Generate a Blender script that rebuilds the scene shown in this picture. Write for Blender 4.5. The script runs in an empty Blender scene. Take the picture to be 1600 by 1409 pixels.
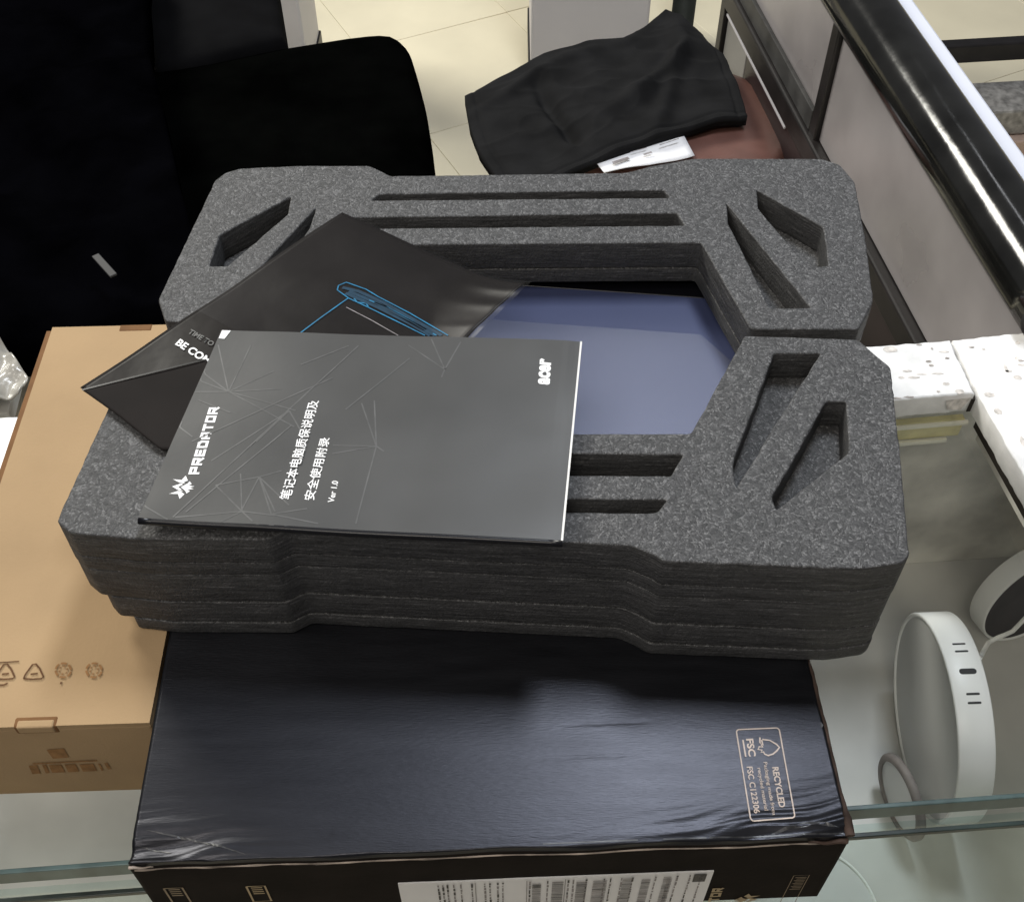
import bpy, bmesh, math, random
from mathutils import Vector, Matrix, noise
from mathutils.geometry import delaunay_2d_cdt

# ------------------------------------------------------------------ scene, camera, light
S = bpy.context.scene
COL = S.collection
H0 = 0.645                       # camera height above the counter glass (z = 0)
FPX, PITCH = 1768.0, math.radians(49.3)
SP, CP = math.sin(PITCH), math.cos(PITCH)

cd = bpy.data.cameras.new('camera'); cam = bpy.data.objects.new('camera', cd); COL.objects.link(cam)
cd.sensor_width = 36; cd.lens = FPX / 1600 * 36; cd.clip_start = 0.02; cd.clip_end = 60
cam.location = (0, 0, H0); cam.rotation_euler = (math.pi / 2 - PITCH, 0, 0)
S.camera = cam

W = bpy.data.worlds.new('World'); S.world = W; W.use_nodes = True
bg = W.node_tree.nodes['Background']
bg.inputs[0].default_value = (0.95, 0.95, 1.0, 1); bg.inputs[1].default_value = 0.15

def area(name, loc, target, sx, sy, power, col):
    l = bpy.data.lights.new(name, 'AREA'); l.shape = 'RECTANGLE'; l.size = sx; l.size_y = sy
    l.energy = power; l.color = col
    o = bpy.data.objects.new(name, l); COL.objects.link(o); o.location = loc
    d = Vector(target) - Vector(loc); o.rotation_euler = d.to_track_quat('-Z', 'Y').to_euler()
    return o
area('ceiling_panel_light', (0.38, 1.25, 2.2), (0.25, 0.55, 0), 0.34, 0.60, 33, (0.86, 0.92, 1.0))
area('ceiling_tube_light', (0.43, 2.6, 2.4), (0.43, 2.3, 0), 0.12, 1.2, 4, (0.95, 0.97, 1.0))
area('ceiling_side_light', (-1.3, 0.15, 2.3), (0, 0.45, 0), 0.9, 0.5, 17, (1.0, 0.95, 0.88))
area('front_fill_light', (-0.35, -1.1, 2.2), (0, 0.4, 0), 1.0, 0.5, 20, (1.0, 0.93, 0.83))  # added warm fill from the camera side for the front faces
area('floor_fill_light', (-2.3, 3.4, 2.4), (0.2, 2.2, -0.8), 1.2, 1.0, 150, (1.0, 0.97, 0.88))  # added fill to brighten the far floor, kept out of the reflections

vs = S.view_settings
S.display_settings.display_device = 'sRGB'
vs.view_transform = 'Standard'; vs.look = 'None'; vs.exposure = 0; vs.gamma = 1; vs.use_curve_mapping = False
S.render.engine = 'CYCLES'
S.cycles.max_bounces = 10; S.cycles.transparent_max_bounces = 16
S.cycles.caustics_reflective = False; S.cycles.caustics_refractive = False

# ------------------------------------------------------------------ helpers
def at(px, py, h):
    """point on the horizontal plane h metres below the camera"""
    u = (px - 800) / FPX; v = (704.5 - py) / FPX
    t = h / (SP - v * CP)
    return Vector((u * t, (CP + v * SP) * t, H0 - h))

def at2(px, py, h):
    p = at(px, py, h); return (p.x, p.y)

def thing(name, label, cat, loc=(0, 0, 0), group=None):
    o = bpy.data.objects.new(name, None); o.empty_display_size = 0.05
    COL.objects.link(o); o.location = loc
    o['label'] = label; o['category'] = cat
    if group: o['group'] = group
    o['_m'] = 0
    return o

ORG = {}
def origin_of(o):
    v = Vector((0, 0, 0))
    while o is not None:
        v = v + o.location; o = o.parent
    return v

def link_mesh(name, me, mat, parent=None, label=None):
    """mesh has world coordinates; they are moved into the parent's frame"""
    o = bpy.data.objects.new(name, me); COL.objects.link(o)
    if parent is not None:
        me.transform(Matrix.Translation(-origin_of(parent))); o.parent = parent
    if mat is not None:
        if len(me.materials): me.materials.clear()
        for m in (mat if isinstance(mat, (list, tuple)) else [mat]): me.materials.append(m)
    if label: o['label'] = label
    return o

def from_bm(name, bm, mat, parent=None, smooth=False, label=None):
    me = bpy.data.meshes.new(name); bm.normal_update(); bm.to_mesh(me); bm.free()
    if smooth:
        me.polygons.foreach_set('use_smooth', [True] * len(me.polygons))
    return link_mesh(name, me, mat, parent, label)

def structure(o):
    o['kind'] = 'structure'; return o

def frame(p, ex, ey):
    """matrix with origin p and horizontal-ish axes"""
    ex = Vector(ex).normalized(); ez = ex.cross(Vector(ey)).normalized(); ey = ez.cross(ex)
    M = Matrix((ex, ey, ez)).transposed().to_4x4(); M.translation = Vector(p); return M

def yawm(p, deg):
    return Matrix.Translation(Vector(p)) @ Matrix.Rotation(math.radians(deg), 4, 'Z')

def add_box(bm, M, x0, x1, y0, y1, z0, z1, bev=0.0, seg=2):
    t = bmesh.new()
    bmesh.ops.create_cube(t, size=1)
    for v in t.verts:
        v.co = Vector((x0 + (v.co.x + .5) * (x1 - x0), y0 + (v.co.y + .5) * (y1 - y0), z0 + (v.co.z + .5) * (z1 - z0)))
    if bev: bmesh.ops.bevel(t, geom=t.edges[:], offset=bev, segments=seg, affect='EDGES', profile=0.5)
    t.transform(M)
    me = bpy.data.meshes.new('tmp'); t.to_mesh(me); t.free(); bm.from_mesh(me); bpy.data.meshes.remove(me)

def box(name, M, dims, mat, parent=None, bev=0.0, label=None, seg=2):
    bm = bmesh.new(); add_box(bm, M, *dims, bev=bev, seg=seg)
    return from_bm(name, bm, mat, parent, label=label)

def tube_bm(pts, r, n=12, bm=None, cap=True):
    bm = bm or bmesh.new(); rings = []
    pts = [Vector(p) for p in pts]; up = Vector((0, 0, 1))
    for i, p in enumerate(pts):
        d = (pts[min(i + 1, len(pts) - 1)] - pts[max(i - 1, 0)]).normalized()
        a = d.cross(up if abs(d.z) < .95 else Vector((1, 0, 0))).normalized(); b = d.cross(a)
        rr = r[i] if isinstance(r, (list, tuple)) else r
        rings.append([bm.verts.new(p + rr * (math.cos(k * 2 * math.pi / n) * a + math.sin(k * 2 * math.pi / n) * b)) for k in range(n)])
    for A, B in zip(rings, rings[1:]):
        for k in range(n): bm.faces.new((A[k], A[(k + 1) % n], B[(k + 1) % n], B[k]))
    if cap:
        bm.faces.new(rings[0]); bm.faces.new(rings[-1][::-1])
    return bm

def lathe_bm(M, prof, n=72, bm=None):
    """prof: (radius, along axis z) rows, closed with caps where the radius is 0"""
    bm = bm or bmesh.new(); rings = []
    for r, z in prof:
        if r < 1e-6: rings.append([bm.verts.new(M @ Vector((0, 0, z)))])
        else: rings.append([bm.verts.new(M @ Vector((r * math.cos(k * 2 * math.pi / n), r * math.sin(k * 2 * math.pi / n), z))) for k in range(n)])
    for A, B in zip(rings, rings[1:]):
        if len(A) == 1 and len(B) == 1: continue
        for k in range(n):
            if len(A) == 1: bm.faces.new((A[0], B[(k + 1) % n], B[k]))
            elif len(B) == 1: bm.faces.new((A[k], A[(k + 1) % n], B[0]))
            else: bm.faces.new((A[k], A[(k + 1) % n], B[(k + 1) % n], B[k]))
    bmesh.ops.recalc_face_normals(bm, faces=bm.faces[:])
    return bm

DEPS = None
def curve_to_mesh(o):
    COL.objects.link(o)
    dg = bpy.context.evaluated_depsgraph_get(); dg.update()
    me = bpy.data.meshes.new_from_object(o.evaluated_get(dg))
    bpy.data.objects.remove(o)
    return me

def slab_mesh(loops, z0, z1, bev=0.0, res=2):
    """extruded flat shape with holes; loops[0] is the outline"""
    c = bpy.data.curves.new('outline', 'CURVE'); c.dimensions = '2D'; c.fill_mode = 'BOTH'
    c.extrude = (z1 - z0) / 2 - bev; c.bevel_depth = bev; c.bevel_resolution = res; c.offset = -bev
    for L in loops:
        s = c.splines.new('POLY'); s.points.add(len(L) - 1); s.use_cyclic_u = True
        for p, q in zip(s.points, L): p.co = (q[0], q[1], 0, 1)
    me = curve_to_mesh(bpy.data.objects.new('outline', c))
    me.transform(Matrix.Translation((0, 0, (z0 + z1) / 2)))
    return me

def area2(L): return .5 * sum(L[i - 1][0] * L[i][1] - L[i][0] * L[i - 1][1] for i in range(len(L)))
def ccw(L): return L if area2(L) > 0 else L[::-1]
def cw(L): return L[::-1] if area2(L) > 0 else L

def rough_loop(L, step=0.006, amp=0.0005, seed=0, rad=0.0):
    """resample a closed outline and jitter it a little, as cut foam is"""
    out = []; n = len(L)
    if rad:
        R = []
        for i in range(n):
            a, b, c = Vector(L[i - 1]), Vector(L[i]), Vector(L[(i + 1) % n])
            r = min(rad, .4 * (a - b).length, .4 * (c - b).length)
            p, q = b + (a - b).normalized() * r, b + (c - b).normalized() * r
            for t in (0, .5, 1): R.append(tuple(p * (1 - t) ** 2 + b * 2 * t * (1 - t) + q * t * t))
        L = R; n = len(L)
    for i in range(n):
        a, b = Vector(L[i]), Vector(L[(i + 1) % n]); k = max(1, int((b - a).length / step))
        for j in range(k):
            p = a.lerp(b, j / k); q = Vector((p.x * 160, p.y * 160, seed * 7.3))
            out.append((p.x + amp * noise.noise(q), p.y + amp * noise.noise(q + Vector((31, 17, 5)))))
    return out

def resample(P, n):
    P = [Vector(p) for p in P]; d = [0]
    for a, b in zip(P, P[1:]): d.append(d[-1] + (b - a).length)
    out = []; k = 0
    for i in range(n):
        t = d[-1] * i / (n - 1)
        while k < len(P) - 2 and d[k + 1] < t: k += 1
        s = (t - d[k]) / max(1e-9, d[k + 1] - d[k]); out.append(P[k].lerp(P[k + 1], min(1, s)))
    return out

def coons(top, bottom, left, right, nu, nv, zf=None):
    """grid filling four boundary lines (top, bottom run left to right; left, right run top to bottom)"""
    T, B = resample(top, nu), resample(bottom, nu); Lf, R = resample(left, nv), resample(right, nv)
    g = []
    for j in range(nv):
        v = j / (nv - 1); row = []
        for i in range(nu):
            u = i / (nu - 1)
            p = T[i] * (1 - v) + B[i] * v + Lf[j] * (1 - u) + R[j] * u
            p -= T[0] * (1 - u) * (1 - v) + T[-1] * u * (1 - v) + B[0] * (1 - u) * v + B[-1] * u * v
            if zf: p = p + zf(u, v, p)
            row.append(p)
        g.append(row)
    return g

def grid_bm(g, thick=0.0, bm=None):
    bm = bm or bmesh.new()
    V = [[bm.verts.new(p) for p in r] for r in g]; nv, nu = len(g), len(g[0])
    for j in range(nv - 1):
        for i in range(nu - 1): bm.faces.new((V[j][i], V[j + 1][i], V[j + 1][i + 1], V[j][i + 1]))
    if thick:
        D = [[bm.verts.new(p - Vector((0, 0, thick))) for p in r] for r in g]
        for j in range(nv - 1):
            for i in range(nu - 1): bm.faces.new((D[j][i], D[j][i + 1], D[j + 1][i + 1], D[j + 1][i]))
        for j in range(nv - 1):
            bm.faces.new((V[j][0], D[j][0], D[j + 1][0], V[j + 1][0])); bm.faces.new((V[j][-1], V[j + 1][-1], D[j + 1][-1], D[j][-1]))
        for i in range(nu - 1):
            bm.faces.new((V[0][i], V[0][i + 1], D[0][i + 1], D[0][i])); bm.faces.new((V[-1][i], D[-1][i], D[-1][i + 1], V[-1][i + 1]))
    return bm

def text_mesh(body, size, bold=0.0, shear=0.0, align='LEFT'):
    c = bpy.data.curves.new('lettering', 'FONT'); c.body = body; c.size = size
    c.offset = bold; c.shear = shear; c.align_x = align; c.align_y = 'BOTTOM_BASELINE'; c.resolution_u = 3
    return curve_to_mesh(bpy.data.objects.new('lettering', c))

def fit_text(body, p0, p1, height_pt, mat, parent, name='lettering', bold=0.0, shear=0.0, lift=0.0, fat=0.0):
    """lay a line of lettering from p0 to p1 (world points); height_pt is a point above the baseline at p0"""
    me = text_mesh(body, 1.0, bold, shear)
    if not me.vertices: return None
    xs = [v.co.x for v in me.vertices]; ys = [v.co.y for v in me.vertices]
    x0, x1, y0, y1 = min(xs), max(xs), min(ys), max(ys)
    p0, p1, hp = Vector(p0), Vector(p1), Vector(height_pt)
    ex = (p1 - p0) / (x1 - x0); ey = (hp - p0) / (y1 - y0); ez = ex.cross(ey).normalized()
    if fat:                                   # heavier strokes: shifted copies a few microns apart
        bm = bmesh.new()
        for k, (dx, dy) in enumerate(((0, 0), (fat, 0), (-fat, 0), (0, fat), (0, -fat))):
            c = me.copy(); c.transform(Matrix.Translation((dx, dy, k * .0000012 / max(1e-9, ez.length)))); bm.from_mesh(c); bpy.data.meshes.remove(c)
        for v in bm.verts: v.co = p0 + ex * (v.co.x - x0) + ey * (v.co.y - y0) + ez * v.co.z * 4
        bm.to_mesh(me); bm.free()
    else:
        for v in me.vertices: v.co = p0 + ex * (v.co.x - x0) + ey * (v.co.y - y0) + ez * lift
    return link_mesh(name, me, mat, parent)

def ribbon_bm(pts, w, bm=None, n=Vector((0, 0, 1))):
    bm = bm or bmesh.new(); pts = [Vector(p) for p in pts]; prev = None
    for i, p in enumerate(pts):
        d = (pts[min(i + 1, len(pts) - 1)] - pts[max(i - 1, 0)]).normalized(); s = d.cross(n).normalized() * w / 2
        cur = (bm.verts.new(p - s), bm.verts.new(p + s))
        if prev: bm.faces.new((prev[0], prev[1], cur[1], cur[0]))
        prev = cur
    return bm

GL = {'P': [[(0, 0), (0, 1), (1, 1), (1, .42), (.1, .42)]], 'R': [[(0, 0), (0, 1), (1, 1), (1, .42), (.1, .42)], [(.45, .42), (1.05, -.05)]],
      'E': [[(1, 1), (0, 1), (0, 0), (1, 0)], [(0, .5), (.85, .5)]], 'D': [[(0, 0), (0, 1), (.75, 1), (1, .75), (1, 0), (0, 0)]],
      'A': [[(0, 0), (0, .75), (.3, 1), (1, 1), (1, 0)], [(.1, .40), (.9, .40)]], 'T': [[(0, 1), (1, 1)], [(.5, 0), (.5, 1)]],
      'O': [[(0, 0), (0, 1), (1, 1), (1, 0), (0, 0)]]}
def techno(word, p0, p1, hp, mat_, parent, n=Vector((0, 0, 1)), wt=.36):
    """heavy squared lettering from p0 to p1, cap height towards hp"""
    p0, p1, hp = Vector(p0), Vector(p1), Vector(hp); bm = bmesh.new(); k = 0
    step = 1.62; tot = step * (len(word) - 1) + 1.0 + wt
    ex = (p1 - p0) / tot; ey = (hp - p0) / (1 + wt); n = ex.cross(ey).normalized()
    for i, ch in enumerate(word):
        for L in GL[ch]:
            for (a, b) in zip(L, L[1:]):
                A, B = Vector(a), Vector(b); d = (B - A).normalized() * wt / 2; q = Vector((-d.y, d.x)); A, B = A - d, B + d; k += 1
                off = n * (k % 7) * .000012
                bm.faces.new([bm.verts.new(p0 + ex * (v.x + wt / 2 + i * step) + ey * (v.y + wt / 2) + off) for v in (A - q, B - q, B + q, A + q)])
    return from_bm('lettering', bm, mat_, parent)

def poly_bm(pts, bm=None):
    bm = bm or bmesh.new(); bm.faces.new([bm.verts.new(p) for p in pts]); return bm

# ------------------------------------------------------------------ materials
def mat(name, col, rough=.5, spec=.5, metal=0, vary=.0, vscale=40, bump=0, bscale=200, stretch=None, col2=None, coat=0, detail=4, rvary=0, bdist=.001):
    m = bpy.data.materials.new(name); m.use_nodes = True; nt = m.node_tree; b = nt.nodes['Principled BSDF']
    b.inputs['Base Color'].default_value = (*col, 1); b.inputs['Roughness'].default_value = rough
    b.inputs['Specular IOR Level'].default_value = spec; b.inputs['Metallic'].default_value = metal
    if coat: b.inputs['Coat Weight'].default_value = coat; b.inputs['Coat Roughness'].default_value = .08
    N = nt.nodes.new; Lk = nt.links.new
    tc = N('ShaderNodeTexCoord'); mp = N('ShaderNodeMapping'); Lk(tc.outputs['Object'], mp.inputs[0])
    if stretch: mp.inputs['Scale'].default_value = stretch
    if vary or col2:
        nz = N('ShaderNodeTexNoise'); nz.inputs['Scale'].default_value = vscale; nz.inputs['Detail'].default_value = detail
        Lk(mp.outputs[0], nz.inputs[0])
        r = N('ShaderNodeValToRGB'); Lk(nz.outputs[0], r.inputs[0])
        c2 = col2 or tuple(min(1, c * (1 + vary)) for c in col); c1 = col if col2 else tuple(c * (1 - vary) for c in col)
        r.color_ramp.elements[0].position = .32; r.color_ramp.elements[1].position = .68
        r.color_ramp.elements[0].color = (*c1, 1); r.color_ramp.elements[1].color = (*c2, 1)
        Lk(r.outputs[0], b.inputs['Base Color'])
        if rvary:
            mr = N('ShaderNodeMapRange'); Lk(nz.outputs[0], mr.inputs[0]); mr.inputs[3].default_value = rough - rvary; mr.inputs[4].default_value = rough + rvary
            Lk(mr.outputs[0], b.inputs['Roughness'])
    if bump:
        bz = N('ShaderNodeTexNoise'); bz.inputs['Scale'].default_value = bscale; bz.inputs['Detail'].default_value = 3
        Lk(mp.outputs[0], bz.inputs[0]); bp = N('ShaderNodeBump'); bp.inputs['Strength'].default_value = bump; bp.inputs['Distance'].default_value = bdist
        Lk(bz.outputs[0], bp.inputs['Height']); Lk(bp.outputs[0], b.inputs['Normal'])
    return m

def foam_material():
    m = bpy.data.materials.new('foam'); m.use_nodes = True; nt = m.node_tree; b = nt.nodes['Principled BSDF']
    N = nt.nodes.new; Lk = nt.links.new
    tc = N('ShaderNodeTexCoord')
    wn = N('ShaderNodeTexNoise'); wn.inputs['Scale'].default_value = 90; Lk(tc.outputs['Object'], wn.inputs[0])
    mx = N('ShaderNodeMix'); mx.data_type = 'VECTOR'; mx.inputs['Factor'].default_value = .012
    Lk(tc.outputs['Object'], mx.inputs[4]); Lk(wn.outputs['Color'], mx.inputs[5])
    vo = N('ShaderNodeTexVoronoi'); vo.inputs['Scale'].default_value = 690; Lk(mx.outputs[1], vo.inputs['Vector'])
    sep = N('ShaderNodeSeparateColor'); Lk(vo.outputs['Color'], sep.inputs[0])
    nz = N('ShaderNodeTexNoise'); nz.inputs['Scale'].default_value = 900; nz.inputs['Detail'].default_value = 4; nz.inputs['Roughness'].default_value = .7
    Lk(tc.outputs['Object'], nz.inputs[0])
    ad = N('ShaderNodeMath'); ad.operation = 'MULTIPLY_ADD'; Lk(sep.outputs[0], ad.inputs[0]); ad.inputs[1].default_value = .36; Lk(nz.outputs[0], ad.inputs[2])
    r = N('ShaderNodeValToRGB'); Lk(ad.outputs[0], r.inputs[0]); cr = r.color_ramp
    cr.elements[0].position = .38; cr.elements[0].color = (.022, .022, .022, 1)
    cr.elements[1].position = 1.0; cr.elements[1].color = (.20, .199, .20, 1)
    e = cr.elements.new(.60); e.color = (.049, .049, .0496, 1); e = cr.elements.new(.78); e.color = (.074, .0735, .0745, 1)
    Lk(r.outputs[0], b.inputs['Base Color'])
    b.inputs['Roughness'].default_value = .62; b.inputs['Specular IOR Level'].default_value = .35
    bp = N('ShaderNodeBump'); bp.inputs['Strength'].default_value = .45; bp.inputs['Distance'].default_value = .0007
    sb = N('ShaderNodeMath'); sb.operation = 'SUBTRACT'; Lk(nz.outputs[0], sb.inputs[0]); Lk(vo.outputs['Distance'], sb.inputs[1])
    # cut sides show streaks along the sheet
    ge = N('ShaderNodeNewGeometry'); sx = N('ShaderNodeSeparateXYZ'); Lk(ge.outputs['True Normal'], sx.inputs[0])
    ab = N('ShaderNodeMath'); ab.operation = 'ABSOLUTE'; Lk(sx.outputs[2], ab.inputs[0])
    mp = N('ShaderNodeMapping'); mp.inputs['Scale'].default_value = (22, 22, 420); Lk(tc.outputs['Object'], mp.inputs[0])
    st = N('ShaderNodeTexNoise'); st.inputs['Scale'].default_value = 2.2; st.inputs['Detail'].default_value = 5; Lk(mp.outputs[0], st.inputs[0])
    lt = N('ShaderNodeMath'); lt.operation = 'LESS_THAN'; Lk(ab.outputs[0], lt.inputs[0]); lt.inputs[1].default_value = .6
    sm = N('ShaderNodeMath'); sm.operation = 'MULTIPLY'; Lk(lt.outputs[0], sm.inputs[0]); Lk(st.outputs[0], sm.inputs[1])
    cm = N('ShaderNodeMix'); cm.data_type = 'FLOAT'; lf = N('ShaderNodeMath'); lf.operation = 'MULTIPLY'; lf.inputs[1].default_value = .6
    Lk(lt.outputs[0], lf.inputs[0]); Lk(lf.outputs[0], cm.inputs['Factor']); Lk(ad.outputs[0], cm.inputs[2])
    s3 = N('ShaderNodeMath'); s3.operation = 'MULTIPLY_ADD'; Lk(st.outputs[0], s3.inputs[0]); s3.inputs[1].default_value = 1.5; s3.inputs[2].default_value = -.12
    Lk(s3.outputs[0], cm.inputs[3]); Lk(cm.outputs[0], r.inputs[0])
    s2 = N('ShaderNodeMath'); s2.operation = 'MULTIPLY_ADD'; Lk(sm.outputs[0], s2.inputs[0]); s2.inputs[1].default_value = 1.0; Lk(sb.outputs[0], s2.inputs[2])
    Lk(s2.outputs[0], bp.inputs['Height']); Lk(bp.outputs[0], b.inputs['Normal'])
    return m

def glass_material(name, tint, refl=.9, rough=.02, body=0.0):
    m = bpy.data.materials.new(name); m.use_nodes = True; nt = m.node_tree; nt.nodes.clear()
    N = nt.nodes.new; Lk = nt.links.new
    out = N('ShaderNodeOutputMaterial'); tr = N('ShaderNodeBsdfTransparent'); gl = N('ShaderNodeBsdfGlossy'); fr = N('ShaderNodeFresnel'); mx = N('ShaderNodeMixShader')
    tr.inputs[0].default_value = (*tint, 1); gl.inputs[0].default_value = (refl, refl, refl, 1); gl.inputs['Roughness'].default_value = rough
    fr.inputs[0].default_value = 1.45
    ge = N('ShaderNodeNewGeometry'); fm = N('ShaderNodeMath'); fm.operation = 'SUBTRACT'; fm.use_clamp = True
    Lk(fr.outputs[0], fm.inputs[0]); Lk(ge.outputs['Backfacing'], fm.inputs[1])
    Lk(fm.outputs[0], mx.inputs[0]); Lk(tr.outputs[0], mx.inputs[1]); Lk(gl.outputs[0], mx.inputs[2])
    last = mx
    if body:
        df = N('ShaderNodeBsdfDiffuse'); df.inputs[0].default_value = (.75, .78, .8, 1); m2 = N('ShaderNodeMixShader'); m2.inputs[0].default_value = body
        Lk(mx.outputs[0], m2.inputs[1]); Lk(df.outputs[0], m2.inputs[2]); last = m2
    Lk(last.outputs[0], out.inputs[0])
    return m

M_FOAM = foam_material()
M_KRAFT = mat('kraft_card', (.365, .25, .138), .8, .2, vary=.09, vscale=11, detail=15, bump=.15, bscale=600)
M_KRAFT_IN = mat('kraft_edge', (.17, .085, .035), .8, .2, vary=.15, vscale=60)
M_INK = mat('brown_ink', (.10, .045, .018), .7, .2, vary=.2, vscale=200)
M_INKPALE = mat('pale_brown_ink', (.26, .135, .052), .7, .2, vary=.2, vscale=200)
M_BOX = mat('black_printed_card', (.0045, .0047, .0054), .36, .42, vary=.35, vscale=26, bump=.24, bscale=260, stretch=(.8, 5, 5), rvary=.04, bdist=.0004)
M_BOXF = mat('black_printed_card_front', (.014, .011, .0095), .7, .04, vary=.25, vscale=30, bump=.1, bscale=300)
M_BOX.node_tree.nodes['Principled BSDF'].inputs['Specular Tint'].default_value = (.86, .87, 1, 1)
M_WORN = mat('worn_card_edge', (.30, .25, .21), .8, .2, vary=.6, vscale=60)
M_WORNR = mat('torn_brown_card', (.050, .033, .026), .85, .2, vary=.6, vscale=70, bump=.4, bscale=300)
M_GOLD = mat('gold_print', (.33, .24, .13), .45, .5, vary=.2, vscale=120)
M_SILV = mat('silver_print', (.56, .46, .39), .5, .4, vary=.12, vscale=150)
M_SILVDIM = mat('dim_gold_print', (.22, .16, .10), .5, .4, vary=.2, vscale=150)
M_STICK = mat('white_sticker', (.74, .73, .72), .5, .4, vary=.04, vscale=30)
M_BLKINK = mat('black_ink', (.035, .033, .035), .5, .4, vary=.4, vscale=150)
M_GREYINK = mat('grey_ink', (.24, .22, .22), .5, .4, vary=.3, vscale=150)
M_COVER = mat('booklet_cover', (.058, .058, .057), .38, .36, vary=.10, vscale=14, bump=.07, bscale=38, rvary=.07, bdist=.002)
M_COVLINE = mat('booklet_line', (.082, .082, .081), .38, .5, vary=.3, vscale=90)
M_PAGE = mat('paper_pages', (.72, .71, .69), .8, .2, vary=.08, vscale=500, stretch=(.05, .05, 3))
M_WHITE = mat('white_print', (.80, .80, .80), .5, .4, vary=.05, vscale=200)
M_GLOSSBLK = mat('glossy_black_paper', (.012, .0103, .0096), .36, .09, vary=.25, vscale=18, bump=.16, bscale=30, coat=.0, rvary=.06, bdist=.003)
M_MATBLK = mat('matt_black_card', (.011, .0088, .008), .75, .12, vary=.2, vscale=20)
M_CYAN = mat('blue_line_art', (.012, .17, .32), .35, .5, vary=.25, vscale=120)
M_CYANDK = mat('dark_blue_line_art', (.003, .032, .062), .35, .5, vary=.25, vscale=120)
M_LID = mat('blue_grey_lid', (.045, .056, .122), .46, .5, metal=.2, vary=.06, vscale=10)
M_HINGE = mat('black_hinge_strip', (.004, .004, .006), .3, .4)
M_SLAB = mat('white_painted_stone', (.86, .855, .84), .42, .4, vary=.09, vscale=60, bump=.15, bscale=120)
M_CHIP = mat('chipped_brown', (.66, .62, .58), .85, .2, vary=.35, vscale=160)
M_CHIPDK = mat('chipped_dark', (.46, .42, .39), .85, .2, vary=.5, vscale=200)
M_BOARD = mat('grey_case_board', (.53, .522, .49), .45, .35, vary=.24, detail=9, vscale=6, rvary=.08)
M_WALLB = mat('stained_back_board', (.74, .715, .645), .55, .35, vary=.36, vscale=12, detail=6)
M_TRIM = mat('cream_gold_trim', (.62, .57, .32), .35, .5, metal=.3, vary=.15, vscale=50)
M_TRIMW = mat('cream_lip', (.80, .78, .66), .4, .5)
M_GAP = mat('dark_gap', (.03, .025, .02), .8, .2)
M_GLASS = glass_material('counter_glass', (.985, .99, .985))
M_PANE = glass_material('front_pane_glass', (.90, .955, .945))
M_GLEDGE = mat('glass_edge', (.075, .115, .11), .3, .4, vary=.45, vscale=34, stretch=(1, 1, .3))
M_GLEDGE2 = mat('glass_edge_dark', (.025, .038, .033), .3, .4, vary=.5, vscale=34)
M_LAMP = mat('white_lamp_metal', (.80, .80, .765), .4, .45, vary=.02, vscale=20)
M_DIFF = mat('grey_lamp_diffuser', (.58, .58, .565), .5, .35, vary=.03, vscale=15)
M_SLOT = mat('dark_slot', (.04, .04, .04), .7, .2)
M_LAMPBK = mat('dark_lamp_back', (.03, .025, .024), .6, .3, vary=.3, vscale=30)
M_RAIL = mat('black_rail_plastic', (.010, .010, .0095), .15, .4, vary=.4, vscale=16, bump=.10, bscale=60, rvary=.09, bdist=.002)
M_RPANEL = mat('grey_pink_panel', (.29, .272, .278), .30, .5, vary=.2, vscale=7, rvary=.1)
M_STRIP = mat('pale_lilac_strip', (.66, .68, .76), .4, .45, vary=.02, vscale=20)
M_BLKMET = mat('black_metal', (.012, .010, .010), .45, .5, vary=.4, vscale=30)
M_DKPANEL = mat('dark_plinth_panel', (.016, .011, .012), .35, .5, vary=.6, vscale=9)
M_CLOTH = mat('black_cloth', (.0085, .0085, .009), .9, .12, vary=.3, vscale=24, bump=.25, bscale=900)
M_CHAIR = mat('black_seat_fabric', (.0012, .0013, .0012), .97, .0, vary=.45, vscale=10, bump=.4, bscale=1100)
M_JACK = mat('black_jacket_fabric', (.0009, .0009, .0013), .97, .0, vary=.6, vscale=9, bump=.4, bscale=900)
M_NAVY = mat('dark_navy_fabric', (.0050, .0050, .0056), .95, .03, vary=.2, vscale=14)
M_STOOL = mat('red_brown_leatherette', (.13, .062, .050), .38, .45, vary=.3, vscale=13, rvary=.08)
M_STEEL = mat('grey_metal', (.045, .045, .046), .6, .3, metal=.0)
M_TILE = mat('cream_floor_tile', (.70, .645, .49), .36, .45, vary=.055, vscale=5, rvary=.06)
M_GROUT = mat('floor_grout', (.60, .55, .41), .8, .2)
M_COLUMN = mat('grey_lilac_laminate', (.52, .51, .54), .4, .4, vary=.03, vscale=6)
M_GRAN = mat('grey_granite', (.26, .25, .235), .4, .4, vary=.45, vscale=60, detail=8)
M_PLAST = mat('grey_plastic_wrap', (.34, .325, .29), .22, .5, vary=.25, vscale=26, bump=.3, bscale=60, bdist=.004)
M_GREYRAIL = mat('dark_grey_rail', (.05, .05, .05), .5, .4, vary=.4, vscale=30)
M_GREEN = mat('dark_green_grey', (.030, .034, .028), .6, .3, vary=.3, vscale=20)

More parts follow.
